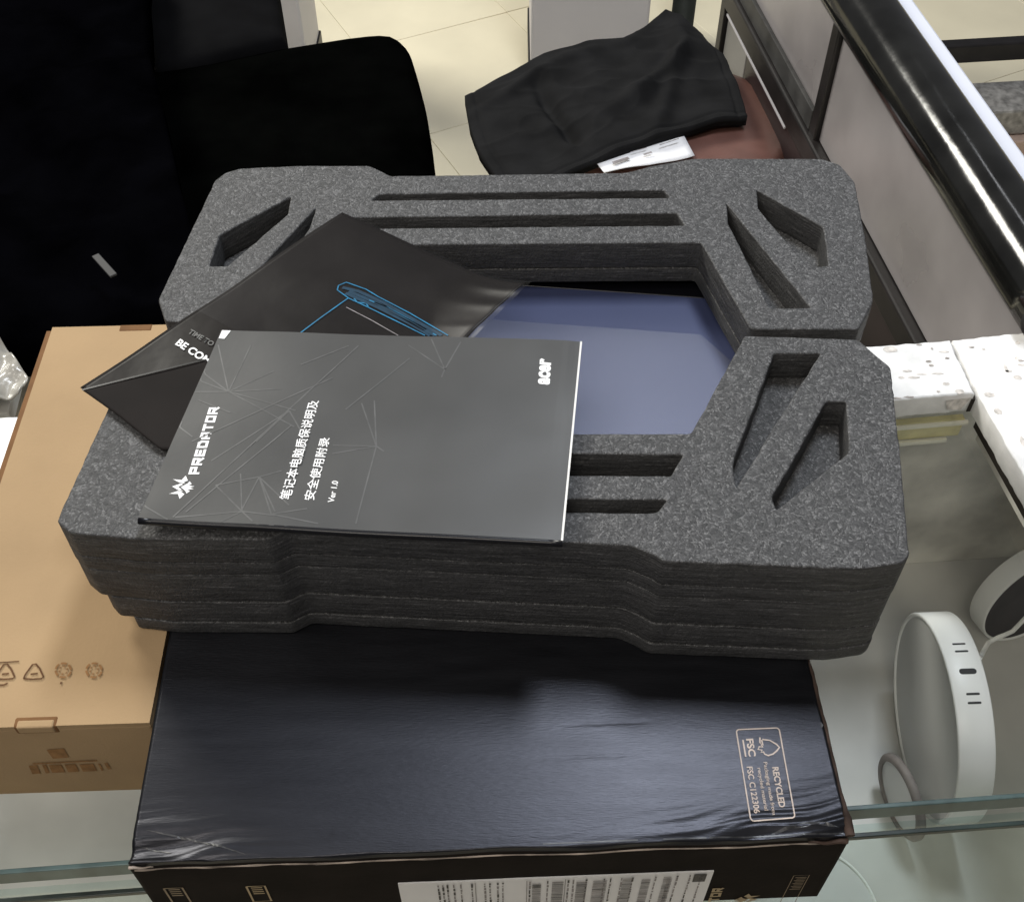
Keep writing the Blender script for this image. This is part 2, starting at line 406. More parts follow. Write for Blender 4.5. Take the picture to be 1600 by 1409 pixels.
# ------------------------------------------------------------------ floor and far things
HF = 1.45; ZF = H0 - HF
floor = structure(box('floor', Matrix.Identity(4), (-3, 4, -1.2, 6, ZF - .05, ZF - .004), M_GROUT))
Mt = yawm((0.35, 2.0, ZF), 27)
tile_me = None; random.seed(4)
inv = Mt.inverted()
for i in range(-4, 6):
    for j in range(-4, 5):
        c = Mt @ Vector(((i + .5) * .40, (j + .5) * .40, 0))
        if not (-.75 < c.x < 2.2 and 1.15 < c.y < 3.4): continue
        if tile_me is None:
            bm = bmesh.new(); add_box(bm, Matrix.Rotation(math.radians(27), 4, 'Z'), -.1995, .1995, -.1995, .1995, -.006, 0, bev=.0006, seg=1)
            tile_me = bpy.data.meshes.new('floor_tile'); bm.to_mesh(tile_me); bm.free(); tile_me.materials.append(M_TILE)
        o = bpy.data.objects.new('floor_tile', tile_me); COL.objects.link(o); o.location = (c.x, c.y, ZF + random.uniform(-.0006, .0006)); o.parent = floor
        o.rotation_euler = (random.uniform(-.002, .002), random.uniform(-.002, .002), 0)

def column(name, label, px0, px1, py, h, depth):
    a, b = at(px0, py, h), at(px1, py, h); w = (b - a).length
    t = thing(name, label, 'column', ((a.x + b.x) / 2, a.y, ZF), 'grey columns at the back')
    box('shaft', yawm((a.x, a.y, ZF), 0), (0, w, 0, depth, 0, 1.2), M_COLUMN, t, bev=.006)
    box('skirting', yawm((a.x, a.y, ZF), 0), (-.004, w + .004, -.004, depth + .004, .0, .05), M_BLKMET, t, bev=.002)
column('column', 'wide grey column standing on the cream floor behind the black cloth', 828, 1005, 128, HF, .25)
column('column', 'narrow grey column at the back, half hidden by the black chair', 395, 488, 150, HF, .2)

t = thing('metal_post', 'dark green grey post standing above the tip of the black cloth', 'post', (*at2(1060, 60, HF), ZF))
a = at(1062, 66, HF)
from_bm('shaft', tube_bm([(a.x, a.y, ZF), (a.x, a.y, ZF + .9)], .028, 16), M_GREEN, t, True)
from_bm('foot', lathe_bm(Matrix.Translation(a), [(0, 0), (.06, 0), (.06, .01), (.035, .016), (0, .016)], 24), M_GREEN, t, True)

t = thing('kick_rail', 'black flat metal bar across the cream floor at the top right', 'rail', at(1540, 80, 1.2))
Mk = frame(at(1470, 102, 1.25), at(1640, 92, 1.25) - at(1470, 102, 1.25), (0, 1, 0))
box('bar', Mk, (-.3, .6, 0, .03, 0, .04), M_BLKMET, t, bev=.004)
for k in (-.1, .5): box('leg', Mk, (k, k + .03, .003, .027, -.22, 0), M_BLKMET, t, bev=.002)

t = thing('stone_block', 'grey speckled granite block at the right edge beyond the lilac strip', 'stone block', at(1600, 200, 1.30))
Mg = frame(at(1530, 215, 1.35), at(1700, 205, 1.35) - at(1530, 215, 1.35), (0, 1, 0))
box('stone', Mg, (-.08, .4, 0, .11, 0, .06), M_GRAN, t, bev=.006)
box('base', Mg, (-.10, .42, -.02, .13, -.10, -.001), mat('pink_brown_base', (.42, .31, .25), .6, .3, vary=.2), t, bev=.004)

# ------------------------------------------------------------------ partition with the black rail, on the right
t = thing('partition_rail', 'low counter partition with thick glossy black rail, grey panel and lilac edge strip', 'partition', (*at2(1440, 531, .766), ZF))
YAWP = 97.6
A0 = at(1440, 531, .766)
PM = Matrix.Translation((A0.x, A0.y, H0)) @ Matrix.Rotation(math.radians(YAWP), 4, 'Z')   # local x runs away along the partition, y to the left
c0, c1 = at(1536, 300, .60), at(1436, 147, .60)
d = (c1 - c0).normalized(); RR = .0315
pts = [c0 - d * .155 + d * s for s in [i * .02 for i in range(62)]]
pts[0] = pts[0]
rb = tube_bm([p + Vector((0, 0, .0006 * noise.noise(p * 9))) for p in pts], RR, 40)
from_bm('rail', rb, M_RAIL, t, True)
side = Vector((d.y, -d.x, 0))
Ms = frame(c0 - d * .155, d, -side)
box('edge_strip', Ms, (0, 1.3, -RR - .024, -RR + .002, -.020, .004), M_STRIP, t, bev=.003)
# panel bays
def pz(h): return H0 - h - H0
yin = .004
box('side_panel', PM, (-.13, .33, -.006, 0, pz(.760), pz(.615)), M_RPANEL, t, bev=.001)
box('side_panel', PM, (.352, .70, -.006, 0, pz(.760), pz(.615)), M_RPANEL, t, bev=.001, label='far grey panel bay beyond the upright')
box('upright', PM, (.331, .351, -.012, .006, pz(.79), pz(.60)), M_BLKMET, t, bev=.002)
box('bottom_rail', PM, (-.10, .70, -.010, .012, pz(.792), pz(.761)), M_BLKMET, t, bev=.003)
box('kick_strip', PM, (.352, .70, .0005, .006, pz(.7605), pz(.735)), M_GREYRAIL, t, bev=.001)
box('trim_line', PM, (.42, .70, .0045, .007, pz(.8040), pz(.8005)), M_COLUMN, t, bev=.0006)
box('upright', PM, (.701, .722, -.014, .010, pz(1.44), pz(.60)), M_BLKMET, t, bev=.002, label='thin black end upright')
box('plinth_panel', PM, (-.09, .60, -.012, .004, pz(1.44), pz(.793)), M_DKPANEL, t, bev=.002)
box('plinth_panel', PM, (.602, .70, -.012, .004, pz(1.44), pz(.806)), mat('grey_plinth', (.22, .215, .205), .5, .4, vary=.2, vscale=7), t, bev=.002, label='grey far plinth panel')
# ------------------------------------------------------------------ stool, cloth, paper
HS = .83
sc = at(1066, 186, HS); R_S = .150
t = thing('stool', 'round stool with red brown leatherette seat under the black cloth', 'stool', (sc.x, sc.y, ZF))
Mst = Matrix.Translation(sc)
from_bm('seat', lathe_bm(Mst, [(0, 0), (R_S * .6, .001), (R_S * .86, -.001), (R_S * .97, -.008), (R_S, -.022), (R_S * .99, -.04), (R_S * .93, -.052), (0, -.052)], 64), M_STOOL, t, True)
from_bm('seat_band', lathe_bm(Mst, [(R_S * .94, -.05), (R_S * .985, -.05), (R_S * .985, -.066), (R_S * .94, -.066)], 64), M_BLKMET, t, True)
for k in range(4):
    an = math.radians(45 + 90 * k)
    from_bm('leg', tube_bm([sc + Vector((.1 * math.cos(an), .1 * math.sin(an), -.05)), Vector((sc.x + .17 * math.cos(an), sc.y + .17 * math.sin(an), ZF))], .011, 12), M_BLKMET, t, True)
from_bm('footrest', lathe_bm(Matrix.Translation((sc.x, sc.y, ZF + .2)), [(.145, -.008), (.155, 0), (.145, .008), (.137, 0), (.145, -.008)], 40), M_BLKMET, t, True)

hc = HS - .022
def P(lst, h): return [at(x, y, h) for x, y in lst]
def cloth_z(u, v, p):
    q = Vector((p.x * 9, p.y * 13, 2.2))
    w = .006 * noise.noise(q) + .005 * noise.noise(q * 2.3)
    w += .010 * math.exp(-((v - .55 + .75 * (u - .62)) / .07) ** 2) * max(0, min(1, (u - .42) * 5)) * max(0, min(1, (.95 - u) * 5))
    w -= .010 * math.exp(-((u - .23 - .10 * v) / .022) ** 2) * max(0, min(1, (v - .15) * 5)) * max(0, min(1, (.92 - v) * 6))
    w += .007 * math.exp(-((v - .22 + .3 * u) / .05) ** 2) * max(0, 1 - 1.5 * abs(u - .3))
    w += .006 * math.exp(-((u - .9 + .3 * v) / .05) ** 2)
    for f, a, sd in ((6, .0042, 3.1), (14, .0014, 9.7)):
        q = Vector((p.x * f + .6 * p.y * f, p.y * f * 1.6 - .5 * p.x * f, sd)); q += Vector((noise.noise(q * 1.7), noise.noise(q * 1.7 + Vector((5, 5, 5))), 0)) * .35
        w += a * (max(0, 1 - 3.0 * abs(noise.noise(q))) ** 1.5 - .3)
    w -= .0035 * math.exp(-((u - .965) / .006) ** 2) + .0035 * math.exp(-((v - .955) / .008) ** 2) + .003 * math.exp(-((u - .035) / .006) ** 2)
    ex = min(1, min(u, 1 - u) * 6, min(v, 1 - v) * 6)
    droop = -.030 * max(0, .45 - u) ** 1.3 / .35
    rr = math.hypot(p.x - sc.x, p.y - sc.y)
    return Vector((0, 0, 1.25 * w * (.35 + .65 * ex) + droop))
g = coons(P([(725, 120), (790, 97), (850, 76), (930, 63), (975, 60), (1010, 40), (1040, 15), (1064, 26), (1090, 48)], hc),
          P([(795, 270), (870, 261), (935, 243), (1000, 221), (1060, 202), (1120, 186), (1168, 181)], hc),
          P([(725, 120), (733, 165), (748, 205), (772, 240), (795, 270)], hc),
          P([(1090, 48), (1112, 72), (1130, 84), (1152, 132), (1168, 181)], hc), 190, 120, cloth_z)
cl = from_bm('black_cloth', grid_bm(g, .014), M_CLOTH, None, True)
cl['label'] = 'crumpled black garment folded on the red brown stool'; cl['category'] = 'garment'
hp = HS - .010
pg = coons(P([(933, 256), (1000, 231), (1066, 207)], hp), P([(944, 270), (1010, 262), (1086, 239)], hp), P([(933, 256), (944, 270)], hp), P([(1066, 207), (1086, 239)], hp), 14, 6,
           lambda u, v, p: Vector((0, 0, .004 * math.sin(u * 5) * v)))
tp = thing('paper_slip', 'white paper slip lying beside the black garment on the stool', 'paper', at(1010, 240, hp))
psheet = from_bm('sheet', grid_bm(pg, .0006), mat('white_paper', (.82, .82, .84), .7, .2, vary=.03), tp, True)
bm = bmesh.new()
for (x0, y0, x1, y1, w) in ((957, 260, 982, 252, .005), (1005, 247, 1018, 243, .003), (985, 243, 1010, 236, .0015), (1030, 232, 1060, 222, .0015)):
    ribbon_bm([at(x0, y0, hp) + Vector((0, 0, .0048)), at(x1, y1, hp) + Vector((0, 0, .0048))], w, bm)
from_bm('print', bm, M_GREYINK, psheet)

# ------------------------------------------------------------------ chair with jacket, on the left
HC = 1.0
cc = at(440, 300, HC)
t = thing('office_chair', 'black padded office chair behind the counter on the left', 'chair', (cc.x, cc.y, ZF))
seat = P([(150, 100), (240, 94), (340, 76), (450, 58), (545, 43), (590, 38), (612, 39), (630, 48), (642, 66), (654, 105), (666, 150), (674, 200), (680, 250), (684, 330), (670, 430), (600, 520), (300, 560), (100, 540)], HC)
def pillow(loop, ztop, thick, n=14):
    """soft cushion from an outline"""
    c = sum((Vector((p.x, p.y, 0)) for p in loop), Vector()) / len(loop)
    L = resample(list(loop) + [loop[0]], 120)[:-1]
    bm = bmesh.new(); rings = []
    prof = [(.0, .0), (.35, -.001), (.65, -.003), (.85, -.006), (.94, -.012), (.985, -.024), (1, -.045), (.995, -thick + .02), (.97, -thick + .005), (.9, -thick)]
    top = bm.verts.new((c.x, c.y, ztop))
    for s, dz in prof[1:]:
        rings.append([bm.verts.new((c.x + (p.x - c.x) * s, c.y + (p.y - c.y) * s, ztop + dz)) for p in L])
    m = len(L)
    for k in range(m): bm.faces.new((top, rings[0][k], rings[0][(k + 1) % m]))
    for A, B in zip(rings, rings[1:]):
        for k in range(m): bm.faces.new((A[k], B[k], B[(k + 1) % m], A[(k + 1) % m]))
    bm.faces.new(rings[-1]); bmesh.ops.recalc_face_normals(bm, faces=bm.faces[:])
    return bm
from_bm('seat', pillow(seat, H0 - HC, .09), M_CHAIR, t, True)
arm = P([(205, -60), (432, -40), (447, 52), (330, 82), (236, 96), (222, 40)], .985)
from_bm('armrest', pillow(arm, H0 - .985, .05), M_NAVY, t, True, label='dark navy armrest pad behind the seat')
zs = H0 - HC - .09
from_bm('gas_column', tube_bm([(cc.x, cc.y, zs), (cc.x, cc.y, ZF + .08)], .028, 16), M_BLKMET, t, True)
for k in range(5):
    an = math.radians(72 * k + 20); e = Vector((cc.x + .28 * math.cos(an), cc.y + .28 * math.sin(an), ZF + .05))
    from_bm('foot_arm', tube_bm([(cc.x, cc.y, ZF + .09), e], [.022, .014], 10), M_BLKMET, t, True)
    from_bm('caster', tube_bm([e + Vector((0, -.012, -.025)), e + Vector((0, .012, -.025))], .025, 16), M_BLKMET, t, True)
def jz(u, v, p):
    q = Vector((p.x * 5, p.y * 6, 7.7))
    return Vector((0, 0, .030 * noise.noise(q) + .016 * noise.noise(q * 2.1) + .006 * noise.noise(q * 5)))
g = coons(P([(-420, -120), (-60, -120), (120, -110), (228, -90)], .86), P([(-420, 560), (-120, 560), (60, 545), (330, 470)], .90),
          P([(-420, -120), (-420, 560)], .88), P([(228, -90), (225, 60), (250, 150), (280, 290), (330, 470)], .90), 80, 80, jz)
jk = thing('jacket', 'black jacket heaped over the left side of the office chair', 'jacket', at(60, 250, .9))
from_bm('body', grid_bm(g, .05), M_JACK, jk, True)
pt = P([(158, 396), (170, 393), (183, 428), (172, 433)], .845)
bm = bmesh.new(); add_box(bm, frame(pt[3], pt[2] - pt[3], pt[0] - pt[3]), 0, (pt[2] - pt[3]).length, 0, (pt[0] - pt[3]).length, -.002, .001, bev=.0008)
from_bm('zip_pull', bm, M_STEEL, jk)

# ------------------------------------------------------------------ display case the boxes stand on
GF = [Vector((-.2913, .2375, 0)), Vector((.3048, .2831, 0))]
gd = (GF[1] - GF[0]).normalized(); gn = Vector((-gd.y, gd.x, 0))
CM = frame(GF[0], gd, gn)                       # x along the front edge, y into the case
case = thing('display_case', 'glass topped shop display case with white chipped stone border', 'display case', (0, .42, -.292))
X0, X1, D = -.28, .80, .345
box('glass_top', CM, (X0, .66, .003, D, -.0085, -.0005), M_GLASS, case)
box('glass_edge', CM, (X0, .66, 0, .003, -.0150, -.0003), M_GLEDGE, case, bev=.0006)
box('glass_edge', CM, (X0, .66, 0, .003, -.0480, -.0435), M_GLEDGE2, case, bev=.0005, label='thin dark lower glass edge')
box('front_pane', CM, (X0, .80, .006, .010, -.29, -.0485), M_PANE, case)
box('floor_board', CM, (X0 - .1, 1.0, -.02, D + .06, -.31, -.292), M_BOARD, case, bev=.001)
box('back_board', CM, (X0 - .1, 1.0, D + .02, D + .035, -.292, -.03), M_WALLB, case, bev=.001)
box('right_board', CM, (.86, .875, 0, D + .02, -.292, -.03), M_WALLB, case, bev=.001)
box('left_board', CM, (X0 - .1, X0 - .085, 0, D + .02, -.292, -.002), M_WALLB, case, bev=.001)
# trim under the stone, seen through the glass
ZT = -.0105
r0, r1 = at(1399, 650, H0), at(1520, 640, H0)
TM = frame((r0.x, r0.y, 0), (r1 - r0), (0, 1, 0))
tl = (r1 - r0).length
box('trim_strip', TM, (-.9, tl * .96, .000, .006, -.030, ZT), M_TRIM, case, bev=.0008)
box('trim_lip', TM, (-.9, tl * .99, -.003, .0, -.0145, ZT - .0005), M_TRIMW, case, bev=.0006)
box('trim_lip', TM, (-.9, tl * .80, -.003, .0, -.034, -.030), M_TRIMW, case, bev=.0006)
# stone border
HT = .6235
SL = []
def stone(loop_px, name_label, seed, extra=None):
    L = [at2(x, y, HT) for x, y in loop_px] if extra is None else extra
    L = rough_loop(ccw(L), .004, .0011, seed)
    me = slab_mesh([L], .0005, H0 - HT, .0016, 1)
    SL.append(link_mesh('stone_slab', me, M_SLAB, case, name_label))
back_L = Vector((-.40, .567)); bR = Vector(at2(1484, 531, HT)); iR = Vector(at2(1523, 614, HT)); iL0 = Vector(at2(1399, 622, HT))
dirr = (iR - iL0).normalized(); iL = iR + (Vector((-.40, 0)) - Vector((iR.x, 0))).x / dirr.x * dirr
stone(None, 'rear white slab behind the foam', 1, [tuple(back_L), tuple(bR), tuple(iR), (-.42, .505)])
stone(None, 'right white slab beyond the seam', 2, [tuple(Vector(at2(1489, 531, HT))), at2(1600, 519, HT), at2(1760, 500, HT), at2(1990, 900, HT), at2(1730, 960, HT), at2(1600, 742, HT), at2(1529, 617, HT)])
box('gap_shadow', frame(at(1486.5, 531, HT), at(1526, 615, HT) - at(1486.5, 531, HT), (1, 0, 0)), (0, (at(1526, 615, HT) - at(1486.5, 531, HT)).length, -.002, .002, -.0200, -.006), M_GAP, case)
# dark sill under the right slab
sl0, sl1 = at(1527, 652, H0), at(1604, 790, H0)
box('sill', frame(sl0 + Vector((0, 0, -.001)), sl1 - sl0, (1, .2, 0)), (0, .3, 0, .006, -.010, .0), M_GAP, case, bev=.0005)
box('sill', frame(sl0 + Vector((.003, 0, -.004)), sl1 - sl0, (1, .2, 0)), (0, .3, .0035, .010, -.022, -.004), M_WALLB, case, bev=.0005)
# chips and stains on the white stone (thin flakes of missing paint)
random.seed(11)
def blob(cx, cy, rx, ry, h, z, seed):
    c = at(cx, cy, h); k = (h / .75) / FPX
    return [Vector((c.x + k * rx * math.cos(a) * (1 + .35 * noise.noise(Vector((math.cos(a) * 1.7, math.sin(a) * 1.7, seed)))), c.y + 1.25 * k * ry * math.sin(a) * (1 + .5 * noise.noise(Vector((math.cos(a) * 2.1, math.sin(a) * 2.1, seed + 9)))), z)) for a in [i * 2 * math.pi / 14 for i in range(14)]]
zt = H0 - HT
for i, (x, y, rx, ry) in enumerate([(1392, 546, 13, 6), (1418, 580, 8, 2), (1428, 590, 10, 2), (1475, 550, 9, 1.6), (1408, 590, 5, 2), (1478, 600, 6, 3), (1500, 612, 8, 4), (1546, 617, 8, 4), (1559, 643, 7, 5), (1575, 580, 6, 2), (1590, 590, 7, 4), (1597, 570, 8, 2), (1590, 560, 5, 3), (1572, 576, 3, 8), (1598, 690, 4, 9), (1590, 536, 4, 3), (1440, 585, 9, 1.4), (1465, 584, 10, 1.6), (1537, 546, 3, 2)]):
    from_bm('paint_chip', poly_bm(blob(x, y, rx, ry, HT, zt + .0002, i)), M_CHIP, SL[0 if x < 1484 + .49 * (y - 531) else 1])
for i, (x, y, rx, ry) in enumerate([(1436, 539, 5, 1.6), (1451, 565, 5, 2), (1455, 571, 4, 2), (1518, 543, 5, 1.6), (1456, 545, 2, 2), (1480, 560, 4, 1.6), (1466, 612, 3, 1.6), (1400, 622, 8, 1.2), (1420, 620.5, 9, 1.3), (1595, 564, 5, 1.5)]):
    from_bm('paint_chip', poly_bm(blob(x, y, rx, ry, HT, zt + .0004, i + 40)), M_CHIPDK, SL[0 if x < 1484 + .49 * (y - 531) else 1])
# chip at the inner corner
cI = at(1505, 632, .634)
bm = bmesh.new()
fpt = [at(1478, 621, HT), at(1519, 615, HT)]
dn = (fpt[1] - fpt[0]).normalized(); nn = Vector((dn.y, -dn.x, 0))
poly_bm([fpt[0] + nn * .0012 + Vector((0, 0, -.002)), fpt[0] + dn * .004 + nn * .0012 + Vector((0, 0, -.013)), fpt[1] - dn * .005 + nn * .0012 + Vector((0, 0, -.016)), fpt[1] + nn * .0012 + Vector((0, 0, -.003))], bm)
from_bm('paint_chip', bm, M_CHIP, SL[0])

# plastic wrap at the far left
def wz(u, v, p):
    q = p * 26
    return Vector((0, 0, .016 * abs(noise.noise(q)) + .008 * noise.noise(q * 2.7)))
g = coons(P([(-200, 430), (-60, 470), (0, 530)], .66), P([(-200, 640), (-60, 640), (30, 618)], .66), P([(-200, 430), (-200, 640)], .66), P([(0, 530), (25, 562), (46, 594), (30, 618)], .66), 50, 40, wz)
o = from_bm('plastic_wrap', grid_bm(g, .002), M_PLAST, None, True)
o['label'] = 'crumpled clear grey plastic wrap beside the brown carton at the left edge'; o['category'] = 'plastic wrap'
tb = thing('grey_shelf', 'plain grey shelf behind the white slab at the left edge', 'shelf', at(0, 640, .69))
box('shelf_board', frame(at(-300, 668, .69), (1, .1, 0), (0, 1, 0)), (-.1, .16, .0, .05, -.014, 0), M_BOARD, tb, bev=.001)
box('bracket', frame(at(-300, 668, .69), (1, .1, 0), (0, 1, 0)), (-.1, .15, .02, .03, -.12, -.0145), M_BLKMET, tb, bev=.001)

# ------------------------------------------------------------------ lamps inside the case
def lamp(name, label, c, axis, r, th, face_mat, slots=True, back=False):
    axis = Vector(axis).normalized()
    e = axis.cross(Vector((0, 0, 1))).normalized() if abs(axis.z) < .95 else Vector((1, 0, 0)); g = e.cross(axis) * -1
    M = Matrix((e, axis.cross(e), axis)).transposed().to_4x4(); M.translation = Vector(c)
    t = thing(name, label, 'ceiling lamp', (c[0], c[1], -.292), 'round ceiling lamps lying inside the display case')
    from_bm('ring', lathe_bm(M, [(r * .955, -.002), (r * .962, .0), (r * .99, .0), (r, -.0012), (r, -th + .001), (r * .99, -th), (r * .9, -th), (r * .9, -th + .003), (r * .955, -.006), (r * .955, -.002)], 96), M_LAMP, t, True)
    from_bm('diffuser', lathe_bm(M, [(0, -.0015), (r * .955, -.0015), (r * .955, -.004), (0, -.004)], 96), face_mat, t)
    from_bm('back_plate', lathe_bm(M, [(0, -th + .002), (r * .895, -th + .002), (r * .895, -th + .004), (0, -th + .004)], 64), M_LAMP, t)
    return t, M
axL = Vector((-1, -.003, -.068)); cL = (.3397, .4434, H0 - .8515)
lp, LM = lamp('led_lamp', 'white round lamp with slotted rim standing on edge under the glass', cL, axL, .085, .0275, M_DIFF)
# slots on the near rim
import itertools
def rim_pt(a, z, rr=.0852): return LM @ Vector((rr * math.cos(a), rr * math.sin(a), z))
def proj(p):
    x, y, z = p.x, p.y, p.z - H0
    dd = y * CP - z * SP; return (800 + FPX * x / dd, 704.5 - FPX * (y * SP + z * CP) / dd)
def rim_angle(py):
    best = None
    for k in range(720):
        a = k * math.pi / 360; q = rim_pt(a, -.014); n = (LM.to_3x3() @ Vector((math.cos(a), math.sin(a), 0)))
        if n.dot(Vector((0, 0, H0)) - q) < 0: continue
        e = abs(proj(q)[1] - py)
        if best is None or e < best[0]: best = (e, a)
    return best[1]
for py, w in ((1006, .0017), (1017, .0017), (1048, .0046), (1084, .0017), (1098, .0017)):
    a = rim_angle(py); bm = bmesh.new(); hw = w / 2 / .085; L = []
    for k in range(13):
        th = math.pi * k / 12 - math.pi / 2; L.append((a + hw * math.cos(th + math.pi / 2) * 0 + hw * math.sin(th), -.0115 + .0018 * math.cos(th)))
    lo = [(a + hw * math.sin(math.pi * k / 8 - math.pi / 2), -.0105 + .5 * w * math.cos(math.pi * k / 8 - math.pi / 2)) for k in range(9)]
    hi = [(a - hw * math.sin(math.pi * k / 8 - math.pi / 2), -.0190 - .5 * w * math.cos(math.pi * k / 8 - math.pi / 2)) for k in range(9)]
    f = bm.faces.new([bm.verts.new(rim_pt(x, z)) for x, z in lo + hi])
    ret = bmesh.ops.extrude_face_region(bm, geom=[f])
    nrm = LM.to_3x3() @ Vector((math.cos(a), math.sin(a), 0))
    for v in [x for x in ret['geom'] if isinstance(x, bmesh.types.BMVert)]: v.co -= nrm * .001
    from_bm('slot', bm, M_SLOT, lp)
c2 = at(1620, 936, .872)
l2, L2M = lamp('led_lamp', 'round lamp turned to show its dark back, at the right edge under the glass', tuple(c2), (math.cos(math.radians(70)), -math.sin(math.radians(70)), .12), .056, .020, M_LAMPBK)
wp = [rim_pt(rim_angle(1025), -.0275, .083), at(1545, 1003, .83), at(1562, 994, .825), at(1580, 988, .83), tuple(L2M @ Vector((-.03, -.03, 0)))]
wp = [Vector(p) for p in wp]
from_bm('wire', tube_bm(resample(wp, 24), .0019, 10), M_LAMP, lp, True)
c3 = at(1268, 1435, .915)
lamp('led_lamp', 'white round lamp mostly hidden behind the right corner of the black carton', tuple(c3), (.1, -.25, .95), .055, .025, M_DIFF)
cr = at(1402, 1246, .900); axr = Vector((-.95, -.22, -.05)).normalized()
er = axr.cross(Vector((0, 0, 1))).normalized(); Mr = Matrix((er, axr.cross(er), axr)).transposed().to_4x4(); Mr.translation = cr
t = thing('downlight', 'small grey brown downlight ring standing below the slotted lamp', 'downlight', (cr.x, cr.y, -.292))
from_bm('ring', lathe_bm(Mr, [(.030, 0), (.034, 0), (.036, -.002), (.036, -.006), (.030, -.006), (.030, 0)], 64), mat('grey_brown_ring', (.20, .178, .165), .6, .2, vary=.3), t, True)
from_bm('diffuser', lathe_bm(Mr, [(0, -.002), (.030, -.002), (.030, -.005), (0, -.005)], 48), M_DIFF, t)

# ------------------------------------------------------------------ cartons
HB = .56; ZB = H0 - HB
# brown carton
BM_ = yawm(at(233, 1128, HB), 2.0)
bw, bd = .215, .316
t = thing('brown_carton', 'plain brown cardboard carton with recycling marks left of the black carton', 'carton', BM_ @ Vector((-bw / 2, bd / 2, -ZB)))
box('body', BM_, (-.124 - .0045, .0, 0, bd, -ZB + .0005, -.004), [M_KRAFT], t, bev=.0012)
def bz(x, y): return .0012 * noise.noise(Vector((x * 9, y * 9, 3)))
bm = bmesh.new()
n1, n2 = 24, 50
V = [[bm.verts.new(BM_ @ Vector((-.124 + .124 * i / n1, .0 + bd * j / n2, -.0005 + min(0, bz(i / n1 * .12, j / n2 * .3))))) for i in range(n1 + 1)] for j in range(n2 + 1)]
for j in range(n2):
    for i in range(n1): bm.faces.new((V[j][i], V[j][i + 1], V[j + 1][i + 1], V[j + 1][i]))
ed = [e for e in bm.edges if e.is_boundary]
ret = bmesh.ops.extrude_edge_only(bm, edges=ed)
for v in [x for x in ret['geom'] if isinstance(x, bmesh.types.BMVert)]: v.co.z -= .0038
from_bm('lid', bm, M_KRAFT, t)
box('lid_edge', BM_, (-.124 - .0042, -.1243, .002, bd - .002, -.0039, -.0022), M_KRAFT_IN, t)
def brown_local(px, py): return at(px, py, HB)
# slot with tab
sl = [BM_.inverted() @ at(x, y, HB) for x, y in ((22, 1126), (90, 1124))]
box('tab', BM_, (sl[0].x, sl[1].x, -.0006, .0058, -.008, -.0001), M_KRAFT_IN, t, bev=.0012)
box('tab_lip', BM_, (sl[0].x + .002, sl[1].x - .0015, -.0014, .0034, -.006, .0006), M_KRAFT, t, bev=.001)
bl = [BM_.inverted() @ at(x, y, HB) for x, y in ((189, 503), (240, 500))]
box('tab', BM_, (bl[0].x, bl[1].x, bd - .006, bd + .0006, -.008, -.0001), M_KRAFT_IN, t, bev=.001)
bm = bmesh.new()
zi = Vector((0, 0, .00025))
def rb(pts, w, bm_): return ribbon_bm([at(x, y, HB) + zi for x, y in pts], w, bm_)
rb([(-20, 1037), (0, 1035), (30, 1033)], .0007, bm)
for cx in (8, 53):
    rb([(cx - 16, 1060), (cx - 13, 1053), (cx - 2, 1038), (cx + 3, 1037), (cx + 9, 1044), (cx + 15, 1057), (cx + 12, 1060), (cx - 2, 1061), (cx - 16, 1060)], .0009, bm)
    rb([(cx - 5, 1053), (cx + 6, 1052)], .0009, bm)
rb([(-6, 1070), (6, 1070), (12, 1067)], .001, bm)
rb([(94, 1067), (97, 1067)], .0013, bm)
from_bm('recycling_marks', bm, M_INK, t)
bm = bmesh.new()
for cx in (99, 147):
    for k in range(6):
        a0 = k * math.pi / 3 + .2
        rb([(cx + 12 * math.cos(a0 + s * .8), 1047 + 11 * math.sin(a0 + s * .8)) for s in (0, .35, .7, 1)], .0012, bm)
        rb([(cx + 6.5 * math.cos(a0 + s * .5 + .3), 1047 + 6 * math.sin(a0 + s * .5 + .3)) for s in (0, .5, 1)], .0008, bm)
from_bm('recycling_marks', bm, M_INKPALE, t)
# print on the front face
FMb = BM_ @ Matrix.Rotation(math.radians(90), 4, 'X')          # x along, y up on the front face
def face_pt(M, px, py, off=.0004):
    """point where the pixel's sight line meets the vertical front face of M"""
    o = Vector((0, 0, H0)); dirv = (at(px, py, .5) - o); n = (M.to_3x3() @ Vector((0, -1, 0))); p0 = M.translation
    s = (p0 - o).dot(n) / dirv.dot(n); return o + dirv * s + n * off
FB0 = BM_.copy(); FB0.translation = BM_ @ Vector((0, 0, 0))
bm = bmesh.new()
poly_bm([face_pt(FB0, x, y) for x, y in ((73, 1170), (100, 1168), (108, 1182), (83, 1184))][::-1], bm)
for (a, b) in (((45, 1195), (62, 1208)), ((66, 1194), (76, 1207)), ((76, 1194), (100, 1206)), ((101, 1193), (122, 1205)), ((124, 1193), (150, 1204)), ((153, 1192), (160, 1203)), ((163, 1191), (172, 1201))):
    x0, y0 = a; x1, y1 = b
    poly_bm([face_pt(FB0, x0, y0), face_pt(FB0, x0 + 6, y1), face_pt(FB0, x1 + 2, y1 - 1), face_pt(FB0, x1 - 4, y0 - 1)], bm)
poly_bm([face_pt(FB0, *q) for q in ((50, 1191), (52, 1193), (152, 1188), (152, 1186))], bm)
from_bm('barcode_print', bm, M_INKPALE, t)

